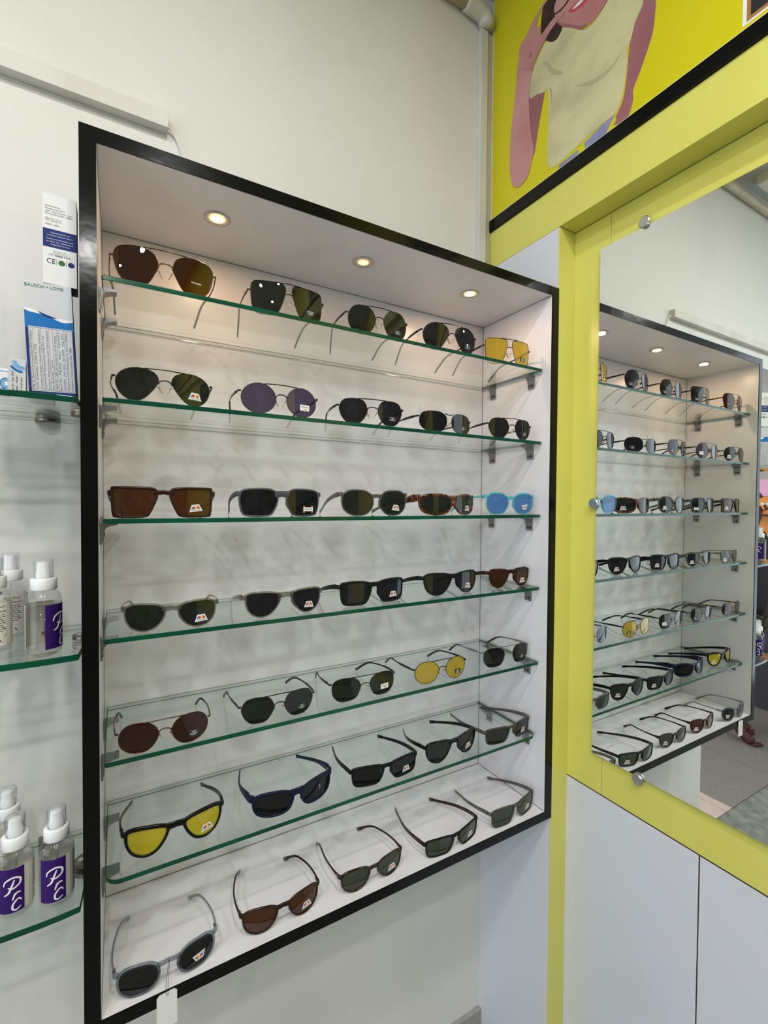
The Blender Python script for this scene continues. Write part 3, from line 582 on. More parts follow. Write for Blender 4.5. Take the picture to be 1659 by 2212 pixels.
def glasses(gid, P, z, style, fmat, lmat, sticker, kind, label, tmat=None, extra=None):
    x, y, rot, lw, lh, b, tilt, k, tips = P
    ymin = -D+0.0224+0.004 if gid[0] != '7' else -D+0.006
    if y < ymin:
        s = (CAM.y-ymin)/(CAM.y-y); x = CAM.x+(x-CAM.x)*s; lw *= s; lh *= s; b *= s; y = ymin
    ex = x+lw+b/2+0.0065-(-TT-0.003)
    if ex > 0: x -= ex/2; lw -= ex/2
    row = int(gid[0])
    g = thing('sunglasses', label, 'sunglasses', (x, y, z+0.0002), rot, 'sunglasses in the display cabinet')
    W2 = lw+b/2; kz = 1.6; zc = lh/2; F, L = FR[fmat], LN[lmat]; TM = FR[tmat] if tmat else F
    metal = kind == 'm'
    def fy(u, v): return k*u*u/2+kz*(v-zc)**2/2+v*math.sin(tilt)
    ctl = catmull(SH[style], 5 if metal else 6, True)
    mx = [max(p[i] for p in ctl) for i in (0, 1)]; mn = [min(p[i] for p in ctl) for i in (0, 1)]
    ctl = [((p[0]-mn[0])/(mx[0]-mn[0])*2-1, (p[1]-mn[1])/(mx[1]-mn[1])*2-1) for p in ctl]
    fl_ = {'trap': 0.0, 'rrect': 0.1, 'rect': 0.15, 'wrap': 0.25, 'round': 0.0, 'soft': 0.2, 'aviator': 0.05, 'hexav': 0.05, 'navig': 0.05, 'geo': 0.08, 'square': 0.15, 'drop': 0.0, 'panto': 0.06, 'key': 0.35}.get(style, 0.3)
    def full(p):
        a = math.atan2(p[1], p[0]); e = 2.35; r = (abs(math.cos(a))**e+abs(math.sin(a))**e)**(-1/e)
        return (p[0]*(1-fl_)+r*math.cos(a)*fl_, p[1]*(1-fl_)+r*math.sin(a)*fl_)
    ctl = [full(p) for p in ctl]
    n = len(ctl); cu = b/2+lw/2
    base = [(cu+p[0]*lw/2, zc+p[1]*lh/2) for p in ctl]          # right lens outline
    nor = []
    for i in range(n):
        a, c = base[i-1], base[(i+1) % n]; d = Vector((c[0]-a[0], c[1]-a[1])).normalized(); nor.append((d.y, -d.x))
    area2 = sum(base[i][0]*base[(i+1) % n][1]-base[(i+1) % n][0]*base[i][1] for i in range(n))
    if area2 < 0: pass                                        # clockwise: (d.y,-d.x) points inwards
    else: nor = [(-q[0], -q[1]) for q in nor]
    rw = 0.0011 if metal else {'61': 0.0048, '62': 0.0044, '34': 0.0042, '71': 0.0046, '35': 0.0036, '31': 0.0034, '43': 0.0036, '63': 0.0034}.get(gid, 0.0029)
    def off(i, w_):
        p, q = base[i], nor[i]; f = 1.0
        if not metal: f = 1+0.35*max(0, ctl[i][1]); 
        return (p[0]+q[0]*w_*f, p[1]+q[1]*w_*f)
    th = 0.0010 if metal else 0.0021
    bm = bmesh.new()
    for sg in (-1, 1):
        if metal:
            prof = [(0.0, -th*0.5), (rw*0.5, -th), (rw, -th*0.5), (rw, th*0.5), (rw*0.5, th), (0, th*0.5)]
        else:
            prof = [(0.0002, -th*0.4), (0.0010, -th), (rw-0.0008, -th), (rw, -th*0.6), (rw, th*0.8), (rw-0.0006, th), (0.0008, th), (0, th*0.5)]
        R = []
        for i in range(n):
            r = []
            for pw, py in prof:
                q = off(i, pw) if pw else base[i]; u = q[0]*sg
                r.append(bm.verts.new((u, fy(u, q[1])+py, q[1])))
            R.append(r)
        m_ = len(prof)
        for i in range(n):
            for j in range(m_):
                a, c = R[i], R[(i+1) % n]
                bm.faces.new((a[j], c[j], c[(j+1) % m_], a[(j+1) % m_]))
    hz = (0.70 if style in ('geo', 'pilot', 'round', 'soft', 'aviator', 'hexav', 'navig') else 0.78)
    if gid in ('61', '41', '71', '33', '35', '72', '73'): hz = 0.80
    zh = lh*hz
    # end pieces
    for sg in (-1, 1):
        if metal:
            pts = [(sg*(W2-0.0006), fy(W2, zh), zh), (sg*(W2+0.0030), fy(W2, zh)+0.0008, zh+0.0004), (sg*(W2+0.0042), fy(W2, zh)+0.0040, zh), (sg*(W2+0.0042), fy(W2, zh)+0.0110, zh-0.0002)]
            sweep(bm, pts, 0.0011, [0.0016, 0.0020, 0.0020, 0.0018], 8, sq=3)
        else:
            eh = 0.0046 if style != 'wrap' else lh*0.16
            pts = [(sg*(W2-0.0042), fy(W2-0.004, zh), zh+0.0008), (sg*(W2-0.0005), fy(W2, zh)+0.0002, zh+0.0006), (sg*(W2+0.0016), fy(W2, zh)+0.0022, zh+0.0004), (sg*(W2+0.0022), fy(W2, zh)+0.0060, zh), (sg*(W2+0.0024), fy(W2, zh)+0.0110, zh)]
            sweep(bm, pts, [0.0018, 0.0022, 0.0024, 0.0022, 0.0018], [eh*0.9, eh, eh, eh*0.95, eh*0.85], 10, sq=3.5)
    # bridge
    if metal:
        zb = lh*0.60; bw = b/2+0.0010
        arch = [(-bw, zb-0.003), (-bw*0.75, zb+0.0020), (0, zb+0.0040), (bw*0.75, zb+0.0020), (bw, zb-0.003)]
        if style in ('navig',): arch = [(-bw, zb+0.004), (0, zb+0.0055), (bw, zb+0.004)]
        if style == 'soft': arch = [(-bw-0.004, lh*0.90), (-bw*.5, lh*0.86), (0, lh*0.85), (bw*.5, lh*0.86), (bw+0.004, lh*0.90)]
        arch = catmull(arch, 4)
        sweep(bm, [(u, fy(u, v)-0.0008, v) for u, v in arch], 0.0011, 0.0011, 6)
    else:
        zb = lh*{'wrap': 0.76, 'drop': 0.80, 'panto': 0.76, 'key': 0.74, 'rect': 0.80, 'trap': 0.80, 'rrect': 0.78}.get(style, 0.76)
        hb = lh*{'wrap': 0.15, 'drop': 0.115, 'panto': 0.095, 'key': 0.080, 'rect': 0.11, 'trap': 0.085, 'rrect': 0.12}.get(style, 0.1)
        bw = b/2+lw*0.10
        pts = [(-bw, zb+0.0006), (-b/2*0.8, zb+0.0004), (0, zb+0.0012), (b/2*0.8, zb+0.0004), (bw, zb+0.0006)]
        pts = catmull(pts, 4); nn = len(pts)
        hh = [hb*(1.0-0.12*math.sin(PI*i/(nn-1))) for i in range(nn)]
        sweep(bm, [(u, fy(u, v), v) for u, v in pts], th*0.95, hh, 8, sq=3)
        for sg in (-1, 1):                                   # moulded nose rests
            def nas(v):
                q = sorted((p for p in base if p[0] < cu), key=lambda p: abs(p[1]-v))[:2]
                return (q[0][0]+q[1][0])/2+rw*0.45
            pts = [(sg*nas(v), fy(nas(v), v)+dy_, v) for v, dy_ in ((lh*0.66, 0.0005), (lh*0.54, 0.0035), (lh*0.40, 0.0040), (lh*0.28, 0.0005))]
            sweep(bm, catmull(pts, 3), 0.0010, 0.0022, 6)
    bmesh.ops.recalc_face_normals(bm, faces=bm.faces)
    obj('frame_front', bm, F, g, True)
    if metal and style not in ('soft',) and gid not in ():
        bm = bmesh.new()
        zt = lh*0.985; ub = b/2+lw*(0.34 if style not in ('navig',) else 0.30)
        def topz(u):
            c = [p for p in base if p[1] > lh*0.5]; q = min(c, key=lambda p: abs(p[0]-abs(u))); return q[1]
        pts = [(-ub, topz(ub)), (-ub*0.62, max(zt, topz(ub*.62))), (0, zt+0.0006), (ub*0.62, max(zt, topz(ub*.62))), (ub, topz(ub))]
        sweep(bm, [(u, fy(u, v)-0.0012, v) for u, v in catmull(pts, 4)], 0.0009, 0.0010, 6)
        obj('brow_bar', bm, F, g, True)
    # lenses
    for sg in (-1, 1):
        bm = bmesh.new(); ci = (cu, zc); lay_ = []
        for yo in (-0.0003, 0.0009):
            rings = []
            for s_ in (1, .75, .5, .25):
                rr = []
                for i in range(n):
                    q = off(i, rw*0.8); u = (ci[0]+(q[0]-ci[0])*s_)*sg; v = ci[1]+(q[1]-ci[1])*s_
                    rr.append(bm.verts.new((u, fy(u, v)+yo, v)))
                rings.append(rr)
            cen = bm.verts.new((ci[0]*sg, fy(ci[0], ci[1])+yo, ci[1]))
            for a, c in zip(rings, rings[1:]):
                for i in range(n): bm.faces.new((a[i], a[(i+1) % n], c[(i+1) % n], c[i]))
            for i in range(n): bm.faces.new((rings[-1][i], rings[-1][(i+1) % n], cen))
            lay_.append(rings[0])
        wl = [[bm.verts.new(v.co) for v in L_] for L_ in lay_]
        for i in range(n): bm.faces.new((wl[0][i], wl[0][(i+1) % n], wl[1][(i+1) % n], wl[1][i]))
        bmesh.ops.recalc_face_normals(bm, faces=bm.faces)
        obj('lens', bm, L, g, True)
    # nose pads
    if metal:
        for sg in (-1, 1):
            bm = bmesh.new(); zb = lh*0.42; u0 = sg*(b/2-0.0005)
            sweep(bm, catmull([(u0+sg*0.001, fy(b/2, zb), zb+0.002), (u0-sg*0.0010, fy(b/2, zb)+0.004, zb+0.003), (u0-sg*0.0018, fy(b/2, zb)+0.0052, zb)], 3), 0.0005, 0.0005, 5, mi=0)
            bmesh.ops.create_uvsphere(bm, u_segments=10, v_segments=6, radius=1, matrix=Matrix.Translation((u0-sg*0.0020, fy(b/2, zb)+0.0060, zb-0.001)) @ Matrix.Rotation(sg*0.5, 4, 'Y') @ Matrix.Diagonal((0.0014, 0.0036, 0.0074, 1)))
            for f in bm.faces[-60:]: f.material_index = 1
            obj('nose_pad', bm, [F, 'pad'], g, True)
    # temples
    for idx, sg in enumerate((-1, 1)):
        tu, ty = tips[idx] if tips else (sg*(W2-0.010), 0.150)
        ty = min(ty, (IB-y-0.016))
        hu = sg*(W2+(0.0042 if metal else 0.0024)); hy = fy(W2, zh)+0.0105
        N = 14; pts, hw, hh = [], [], []
        for i in range(N+1):
            s_ = i/N
            uu = hu+(tu-hu)*s_**1.9+sg*0.003*math.sin(PI*min(1, s_*1.3)) if s_ < .77 else hu+(tu-hu)*s_**1.9
            yy_ = hy+(ty-hy)*s_
            bot = 0.0030
            if kind in ('m', 'p'):
                s0 = 0.66; zk = zh*0.80+0.002
                if s_ < s0: zz = zh+(zk-zh)*(s_/s0)**1.4
                else:
                    q = (s_-s0)/(1-s0); zz = zk+(bot-zk)*(q**1.35)
            else:
                zz = zh+(bot+0.002-zh)*(s_**1.25)
            pts.append((uu, yy_, zz))
            if metal:
                tip_ = s_ > 0.60
                hw.append(0.0010 if not tip_ else 0.0018); hh.append((0.0027 if s_ < 0.30 else 0.0017) if not tip_ else 0.0018+0.0013*(s_-0.6)/0.4)
            elif kind == 'p':
                hw.append(0.0016); hh.append(0.0030-0.0012*math.sin(PI*min(1, s_*1.25)*0.9)+(0.0014 if s_ > 0.9 else 0))
            else:
                hw.append(0.0019-0.0005*s_); hh.append(0.0050-0.0022*s_+(0.0013 if s_ > 0.90 else 0))
        if kind == 's' and style == 'wrap':
            hh = [h*(1.9-0.16*i) if i < 6 else h for i, h in enumerate(hh)]
        pts[-1] = (pts[-1][0], pts[-1][1], max(hh[-1]+0.0004, 0.0028)); hw[-1] *= 0.7
        bm = bmesh.new()
        if metal:
            cut = 9
            sweep(bm, pts[:cut+1], hw[:cut+1], hh[:cut+1], 8, sq=2.6)
            bmesh.ops.recalc_face_normals(bm, faces=bm.faces)
            tp = obj('temple', bm, F, g, True)
            bm = bmesh.new(); sweep(bm, pts[cut-1:], [0.0018]*(N+2-cut), [h*1.02 for h in hh[cut-1:]], 8)
            bmesh.ops.recalc_face_normals(bm, faces=bm.faces)
            obj('temple_tip', bm, 'tip', tp, True)
        else:
            sweep(bm, pts, hw, hh, 10, sq=3)
            bmesh.ops.recalc_face_normals(bm, faces=bm.faces)
            tp = obj('temple', bm, TM, g, True)
            bm = bmesh.new(); sweep(bm, [(hu-sg*0.0022, hy-0.0015, zh), (hu-sg*0.0022, hy+0.0045, zh)], 0.0010, 0.0022, 6)
            obj('hinge', bm, 'dull', tp)
    # sticker on the lens at the viewer's right
    if sticker:
        bm = bmesh.new()
        def fn(u, v, e=0): return (u, fy(u, v)-0.0003-0.00012*e, v)
        su, sv = b/2+lw*0.60, lh*(0.30)
        if gid[0] == '1': sv = lh*0.30
        if sticker == 'pol': polarised(bm, fn, su, sv+0.001, 1.0, random.uniform(-0.12, 0.12))
        elif sticker == 'polflip': polarised(bm, fn, su-0.002, sv+0.002, 1.0, 0.12, True)
        elif sticker == 'black': blacklabel(bm, fn, su, sv)
        elif sticker == 'evoke': blacklabel(bm, fn, su, sv, 'EVOKE', 0.0090, 0.0078)
        elif sticker == 'script': script(bm, fn, su, sv+0.002)
        elif sticker == 'ascape': ascape(bm, fn, su+0.004, sv-0.002)
        elif sticker == 'holo': put_text(bm, 'POLARIZED', lambda u, v: fn(u, v, 1), su-0.002, sv+0.004, 0.0038, 0, width=0.016)
        bmesh.ops.triangulate(bm, faces=bm.faces[:])
        obj('lens_sticker', bm, STM+['brown'], g)
    return g, fy

GP = {
 '11': (-0.8859, -0.2285, -0.0289, 0.0642, 0.0622, 0.0196, 0.0059, 4.1589, ((-0.076, 0.16), (0.059, 0.162))),
 '12': (-0.6800, -0.2226, -0.0550, 0.0627, 0.0615, 0.0094, 0.0173, 5.5820, ((-0.066, 0.159), (0.058, 0.168))),
 '13': (-0.4896, -0.2231, -0.0419, 0.0582, 0.0585, 0.0174, -0.0001, 3.7405, ((-0.046, 0.161), (0.06, 0.158))),
 '14': (-0.3050, -0.2249, -0.0895, 0.0615, 0.0609, 0.0153, 0.0020, 4.4037, ((-0.065, 0.155), (0.059, 0.172))),
 '15': (-0.1219, -0.2185, -0.1514, 0.0581, 0.0631, 0.0126, 0.0066, 5.3075, ((-0.076, 0.147), (0.05, 0.166))),
 '21': (-0.8891, -0.2534, 0.0130, 0.0591, 0.0512, 0.0174, 0.0056, 4.2005, None),
 '22': (-0.7011, -0.2453, 0.0009, 0.0596, 0.0531, 0.0184, -0.0023, 3.7772, None),
 '23': (-0.5158, -0.2440, -0.1336, 0.0564, 0.0497, 0.0213, -0.0000, 3.6845, None),
 '24': (-0.3285, -0.2482, 0.0599, 0.0659, 0.0434, 0.0128, -0.0002, 5.0312, None),
 '25': (-0.1419, -0.2485, -0.0885, 0.0534, 0.0478, 0.0178, -0.0010, 4.2072, None),
 '31': (-0.8897, -0.2279, -0.0625, 0.0683, 0.0509, 0.0148, 0.0008, 4.0188, None),
 '32': (-0.6936, -0.2279, -0.0091, 0.0692, 0.0527, 0.0128, 0.0039, 3.8949, None),
 '33': (-0.4965, -0.2279, -0.0177, 0.0692, 0.0539, 0.0121, 0.0037, 3.0525, None),
 '34': (-0.2979, -0.2279, 0.0845, 0.0820, 0.0488, 0.0032, 0.0117, 6.5434, None),
 '35': (-0.1223, -0.2279, -0.0242, 0.0698, 0.0543, 0.0139, -0.0310, 0.7655, None),
 '41': (-0.8783, -0.2286, -0.0757, 0.0615, 0.0473, 0.0164, 0.0027, 3.7601, None),
 '42': (-0.6840, -0.2219, 0.0337, 0.0666, 0.0485, 0.0148, 0.0000, 3.6920, None),
 '43': (-0.4918, -0.2130, 0.0354, 0.0713, 0.0508, 0.0109, 0.0020, 2.7387, None),
 '44': (-0.2832, -0.2114, 0.0262, 0.0745, 0.0529, 0.0063, 0.0021, 3.5225, None),
 '45': (-0.0872, -0.2071, -0.0592, 0.0691, 0.0491, 0.0100, 0.0022, 3.4113, None),
 '51': (-0.8889, -0.2352, -0.0094, 0.0578, 0.0488, 0.0178, 0.0003, 3.8666, ((-0.062, 0.147), (0.064, 0.143))),
 '52': (-0.6972, -0.2258, 0.0055, 0.0586, 0.0478, 0.0186, -0.0026, 3.1257, ((-0.071, 0.145), (0.063, 0.154))),
 '53': (-0.5165, -0.2220, -0.0312, 0.0601, 0.0480, 0.0210, -0.0013, 3.1495, ((-0.055, 0.145), (0.047, 0.148))),
 '54': (-0.3220, -0.2243, -0.0137, 0.0609, 0.0496, 0.0176, -0.0009, 3.0810, ((-0.057, 0.159), (0.061, 0.147))),
 '55': (-0.1150, -0.2208, -0.0251, 0.0609, 0.0490, 0.0246, -0.0006, 3.7226, ((-0.067, 0.153), (0.064, 0.155))),
 '61': (-0.8704, -0.2134, 0.0311, 0.0688, 0.0527, 0.0172, -0.0001, 4.8461, ((-0.057, 0.168), (0.067, 0.159))),
 '62': (-0.6598, -0.2191, 0.0775, 0.0760, 0.0484, 0.0104, -0.0101, 6.4172, ((-0.053, 0.182), (0.071, 0.168))),
 '63': (-0.4645, -0.2241, -0.0364, 0.0723, 0.0436, 0.0113, -0.0193, 3.7040, ((-0.056, 0.171), (0.064, 0.169))),
 '64': (-0.2859, -0.2223, 0.0566, 0.0686, 0.0523, 0.0136, -0.0458, 3.6955, ((-0.026, 0.163), (0.058, 0.16))),
 '65': (-0.1086, -0.2277, 0.0441, 0.0735, 0.0427, 0.0115, -0.0493, 4.1755, ((-0.042, 0.18), (0.056, 0.167))),
 '71': (-0.8859, -0.2517, 0.0339, 0.0630, 0.0518, 0.0226, -0.0191, 4.2959, ((-0.048, 0.161), (0.053, 0.15))),
 '72': (-0.6934, -0.2412, 0.0096, 0.0637, 0.0488, 0.0177, -0.0254, 4.4299, ((-0.041, 0.159), (0.049, 0.145))),
 '73': (-0.5046, -0.2417, 0.0372, 0.0645, 0.0464, 0.0144, -0.0130, 2.9246, ((-0.058, 0.157), (0.044, 0.149))),
 '74': (-0.2990, -0.2496, 0.0651, 0.0718, 0.0424, 0.0121, -0.0570, 4.6746, ((-0.039, 0.181), (0.056, 0.163))),
 '75': (-0.1039, -0.2462, 0.0867, 0.0780, 0.0475, 0.0110, -0.0477, 3.4366, ((-0.048, 0.163), (0.067, 0.154))),
}
GL = [
('11','hexav','bronze','brown','holo','m','brown-lensed metal aviator sunglasses at the left end of the top shelf'),
('12','navig','gun','green','evoke','m','dark green square aviator sunglasses with a lettered black label, second on the top shelf'),
('13','pilot','blk','green','black','m','black wire sunglasses with dark green rounded lenses, middle of the top shelf'),
('14','aviator','blk','grey','black','m','black wire teardrop aviators with grey lenses, fourth on the top shelf'),
('15','navig','blk','yellow','black','m','black wire sunglasses with amber yellow lenses at the right end of the top shelf'),
('21','aviator','gun','green','pol','m','dark green teardrop aviators with a rainbow sticker at the left end of the second shelf'),
('22','round','gun','purple','script','m','round wire sunglasses with purple-grey lenses and a white sticker, second shelf'),
('23','geo','blk','grey','black','m','black wire double-bar sunglasses with angular grey lenses, middle of the second shelf'),
('24','soft','blk','black','black','m','black wire sunglasses with low rounded rectangular lenses, fourth on the second shelf'),
('25','geo','blk','grey','black','m','small black wire double-bar sunglasses at the right end of the second shelf'),
('31','trap','brown','lbrown','pol','s','dark brown square plastic sunglasses with brown lenses at the left end of the third shelf'),
('32','rrect','mgry','black','ascape','s','matt grey plastic sunglasses with black lenses and a red-edged sticker, third shelf'),
('33','key','smoke','green','pol','s','smoky grey keyhole sunglasses with rounded green lenses, middle of the third shelf'),
('34','wrap','tort','green','pol','s','orange-brown tortoiseshell wraparound sunglasses on the third shelf'),
('35','key','ccy','blue','polflip','p','clear turquoise sunglasses with blue round lenses at the right end of the third shelf'),
('41','panto','colv','green','pol','p','clear olive-grey sunglasses with dark green lenses at the left end of the fourth shelf'),
('42','drop','colv','grey','pol','s','clear olive-grey sunglasses with grey lenses, second on the fourth shelf'),
('43','rect','mblk','grey','pol','s','matt black rectangular sunglasses in the middle of the fourth shelf'),
('44','drop','mblk','grey','pol','s','matt black rounded sunglasses, fourth on the fourth shelf'),
('45','drop','brown','lbrown','pol','s','dark brown plastic sunglasses with brown lenses at the right end of the fourth shelf'),
('51','pilot','bronze','brown','black','m','brown-lensed round wire aviators at the left end of the fifth shelf'),
('52','geo','gun','green','black','m','gunmetal double-bar sunglasses with angular green lenses, second on the fifth shelf'),
('53','square','gun','green','script','m','gunmetal square aviators with green lenses and a white sticker, middle of the fifth shelf'),
('54','pilot','blk','yellow','black','m','black wire aviators with yellow lenses on the fifth shelf'),
('55','square','silver','grey','black','m','silver wire sunglasses with small grey lenses at the right end of the fifth shelf'),
('61','drop','pblk','lemon','pol','s','glossy black plastic sunglasses with lemon yellow lenses, left on the lowest glass shelf'),
('62','wrap','navy','black',None,'s','matt navy wraparound sunglasses without a sticker on the lowest glass shelf'),
('63','rect','mblk','black','pol','s','matt black rectangular sunglasses in the middle of the lowest glass shelf'),
('64','drop','pblk','green','pol','s','glossy black sunglasses with rounded green lenses, fourth on the lowest glass shelf'),
('65','rect','smoke','green','pol','s','smoky grey rectangular sunglasses at the right end of the lowest glass shelf'),
('71','key','cgry','black','polflip','p','clear grey sunglasses with a hanging white price tag, left on the cabinet floor'),
('72','panto','brown','lbrown','pol','p','dark brown sunglasses with light brown lenses, second on the cabinet floor'),
('73','panto','dtort','lgreen','pol','p','dark tortoiseshell sunglasses with thin temples, middle of the cabinet floor'),
('74','rect','mblk','lgreen','pol','s','black sunglasses with brown-flecked temples, fourth on the cabinet floor'),
('75','rect','smoke','lgreen','pol','s','clear grey-brown square sunglasses at the right end of the cabinet floor'),
]
G = {}
for gid, st, fm, lm, stk, kd, lb in GL:
    row = int(gid[0]); z = ZS[row-1] if row < 7 else T_
    G[gid] = glasses(gid, GP[gid], z, st, fm, lm, stk, kd, lb, tmat='dtort' if gid == '74' else None)
# price tag hanging from the clear grey pair
g, fy = G['71']
gx, gy, gr = g.location.x, g.location.y, g.rotation_euler.z
def loc71(wx, wy, wz):
    dx, dy = wx-gx, wy-gy; c, s = math.cos(-gr), math.sin(-gr); return (dx*c-dy*s, dx*s+dy*c, wz-g.location.z)
bm = bmesh.new(); prism(bm, [(-0.0145, -0.058), (0.0150, -0.057), (0.0150, -0.004), (0.0105, 0.0), (-0.0105, -0.0005), (-0.0145, -0.0045)], 'y', -0.0003, 0.0003)
tg = obj('price_tag', bm, 'carton', g, loc=loc71(-0.890, -0.2650, 0.0225))
bm = bmesh.new()
for dx in (-0.0012, 0.0010):
    pts = [loc71(gx+dx, gy+0.0025, T_+0.0415), loc71(gx+dx*0.6, gy-0.0030, T_+0.0400), loc71(gx-0.001+dx, gy-0.0040, T_+0.026), loc71(-0.8895+dx*1.5, -0.2640, 0.030), loc71(-0.8890+dx*0.8, -0.2656, 0.0165)]
    sweep(bm, catmull(pts, 4), 0.00035, 0.00035, 5)
obj('tag_thread', bm, 'ink', g, True)
# ---------------------------------------------------------------- spray bottles
def bottle(x, y, z, ang, label, word):
    t = thing('spray_bottle', label, 'spray bottle', (x, y, z+0.0003), ang, 'lens spray bottles on the curved shelves')
    r = 0.0232
    bm = bmesh.new(); lathe(bm, [(0, 0.0), (r-0.003, 0.0), (r-0.0006, 0.0015), (r, 0.005), (r, 0.082), (r-0.001, 0.089), (r-0.004, 0.0945), (r-0.009, 0.098), (0.0105, 0.100), (0.0100, 0.104)], 36); obj('bottle_body', bm, 'clearp', t, True)
    bm = bmesh.new(); lathe(bm, [(0, 0.0022), (r-0.0035, 0.0022), (r-0.0012, 0.005), (r-0.0012, 0.077), (0, 0.077)], 32); obj('liquid', bm, 'liquid', t, True)
    bm = bmesh.new(); lathe(bm, [(0.0100, 0.0995), (0.0166, 0.0995), (0.0170, 0.1005), (0.0170, 0.1160), (0.0160, 0.1172), (0.0110, 0.1172)], 36); obj('collar', bm, 'plastic_white', t, True)
    bm = bmesh.new(); lathe(bm, [(0.0100, 0.1165), (0.0100, 0.126), (0.0086, 0.1265), (0.0083, 0.140), (0.0070, 0.1415), (0, 0.1415)], 28); obj('nozzle', bm, 'plastic_white', t, True)
    bm = bmesh.new(); lathe(bm, [(0.0132, 0.1166), (0.0128, 0.1440), (0.0118, 0.1460), (0, 0.1464), (0, 0.1456), (0.0112, 0.1452), (0.0120, 0.1436), (0.0124, 0.1166)], 32); obj('overcap', bm, 'clearcap', t, True)
    bm = bmesh.new(); sweep(bm, [(0.004, 0, 0.004), (0.001, 0.001, 0.05), (0, 0, 0.1)], 0.0014, 0.0014, 6); obj('dip_tube', bm, 'clearcap', t, True)
    def cyl(u, v, e=0): a = u/r-PI/2; q = r+0.0003+0.00012*e; return (q*math.cos(a), q*math.sin(a), v)
    # purple front and cream back of the wrap-around label
    def patch(name, u0, u1, v0, v1, mt, extra=None, mts=None):
        bm = bmesh.new(); n_ = 14
        for i in range(n_):
            a, b2 = u0+(u1-u0)*i/n_, u0+(u1-u0)*(i+1)/n_
            bm.faces.new([bm.verts.new(cyl(*p)) for p in ((a, v0), (b2, v0), (b2, v1), (a, v1))])
        if extra: extra(bm)
        bmesh.ops.remove_doubles(bm, verts=bm.verts, dist=1e-6)
        obj(name, bm, [mt]+(mts or []), t)
    def deco(bm):
        def ribbon(pts, cx, cy, h, wd):
            c = catmull([(cx+(p[0]+0.22*p[1])*h, cy+p[1]*h) for p in pts], 5); nn = len(c); Lf, Rt = [], []
            for i, p in enumerate(c):
                d = Vector((c[min(i+1, nn-1)][0]-c[max(i-1, 0)][0], c[min(i+1, nn-1)][1]-c[max(i-1, 0)][1])).normalized()
                q = wd*(0.55+0.45*math.sin(PI*i/(nn-1)))
                Lf.append(bm.verts.new(cyl(p[0]-d.y*q, p[1]+d.x*q, 1))); Rt.append(bm.verts.new(cyl(p[0]+d.y*q, p[1]-d.x*q, 1)))
            for i in range(nn-1):
                f = bm.faces.new((Rt[i], Rt[i+1], Lf[i+1], Lf[i])); f.material_index = 1
        ribbon([(-.42, .55), (-.38, .82), (-.05, 1.0), (.30, .86), (.34, .55), (.05, .36), (-.18, .46)], 0.001, 0.0385, 0.026, 0.0014)
        ribbon([(.0, .86), (-.05, .5), (-.12, .15), (-.3, .0)], 0.002, 0.0385, 0.026, 0.0014)
        ribbon([(.0, .0), (.05, .5), (.10, .8)], 0.0045, 0.0300, 0.013, 0.0012); ribbon([(.05, .45), (.3, .8), (.6, .7)], 0.0045, 0.0300, 0.013, 0.0012)
        ribbon([(.55, .75), (.25, 1.0), (-.05, .6), (.0, .15), (.3, .0), (.6, .2)], 0.004, 0.0145, 0.016, 0.0013)
    patch('front_label', -0.0170, 0.0190, 0.011, 0.078, 'purple', deco, ['white'])
    def fine(bm):
        put_text(bm, 'Anti-Dust', lambda a, b2: cyl(a, b2, 1), 0.046, 0.072, 0.006, 1, width=0.022, shear=0.2)
        put_text(bm, 'Lens Cleaner', lambda a, b2: cyl(a, b2, 1), 0.046, 0.065, 0.006, 1, width=0.026, shear=0.2)
        for k in range(9):
            wv = 0.011+0.003*math.sin(k*2.1)
            v = 0.0585-k*0.0032
            for j in range(4):
                a = 0.046-wv+j*wv/2
                poly(bm, [(a, v), (a+wv/2*0.82, v), (a+wv/2*0.82, v+0.0011), (a, v+0.0011)], lambda p, q: cyl(p, q, 1), 1)
        poly(bm, [(0.034, 0.024), (0.058, 0.024), (0.058, 0.029), (0.034, 0.029)], lambda p, q: cyl(p, q, 1), 1)
        poly(bm, [(0.041, 0.016), (0.053, 0.016), (0.050, 0.021), (0.044, 0.021)], lambda p, q: cyl(p, q, 1), 1)
    patch('back_label', 0.0200, 0.0980, 0.011, 0.078, 'cream', fine, ['ink'])
    return t
bottle(-1.0405, -0.170, LZ[2], math.radians(-12), 'purple-labelled spray bottle on the lower curved shelf, next to the cabinet', 'Prc')
bottle(-1.0935, -0.162, LZ[2], math.radians(-12), 'purple-labelled spray bottle on the lower curved shelf, left neighbour of another', 'Prc')
bottle(-1.1175, -0.072, LZ[2], math.radians(-95), 'spray bottle showing its pale back label, behind the pair on the lower curved shelf', 'Prc')
bottle(-1.0535, -0.178, LZ[1], math.radians(52), 'spray bottle with half clear and half purple side showing, front of the middle curved shelf', 'Src')
bottle(-1.1140, -0.050, LZ[1], math.radians(-100), 'spray bottle against the wall at the back of the middle curved shelf', 'Src')
bottle(-1.1235, -0.125, LZ[1], math.radians(-95), 'spray bottle on the middle curved shelf, cut by the left picture edge', 'Src')

bottle(-1.2500, -0.165, LZ[2], math.radians(20), 'spray bottle seen only in the mirror, nearest the cabinet edge on the lower shelf', 'Prc')
bottle(-1.3050, -0.150, LZ[2], math.radians(30), 'spray bottle seen only in the mirror, outermost on the lower shelf', 'Prc')
bottle(-1.3000, -0.150, LZ[1], math.radians(70), 'spray bottle seen only in the mirror, on the middle curved shelf', 'Src')
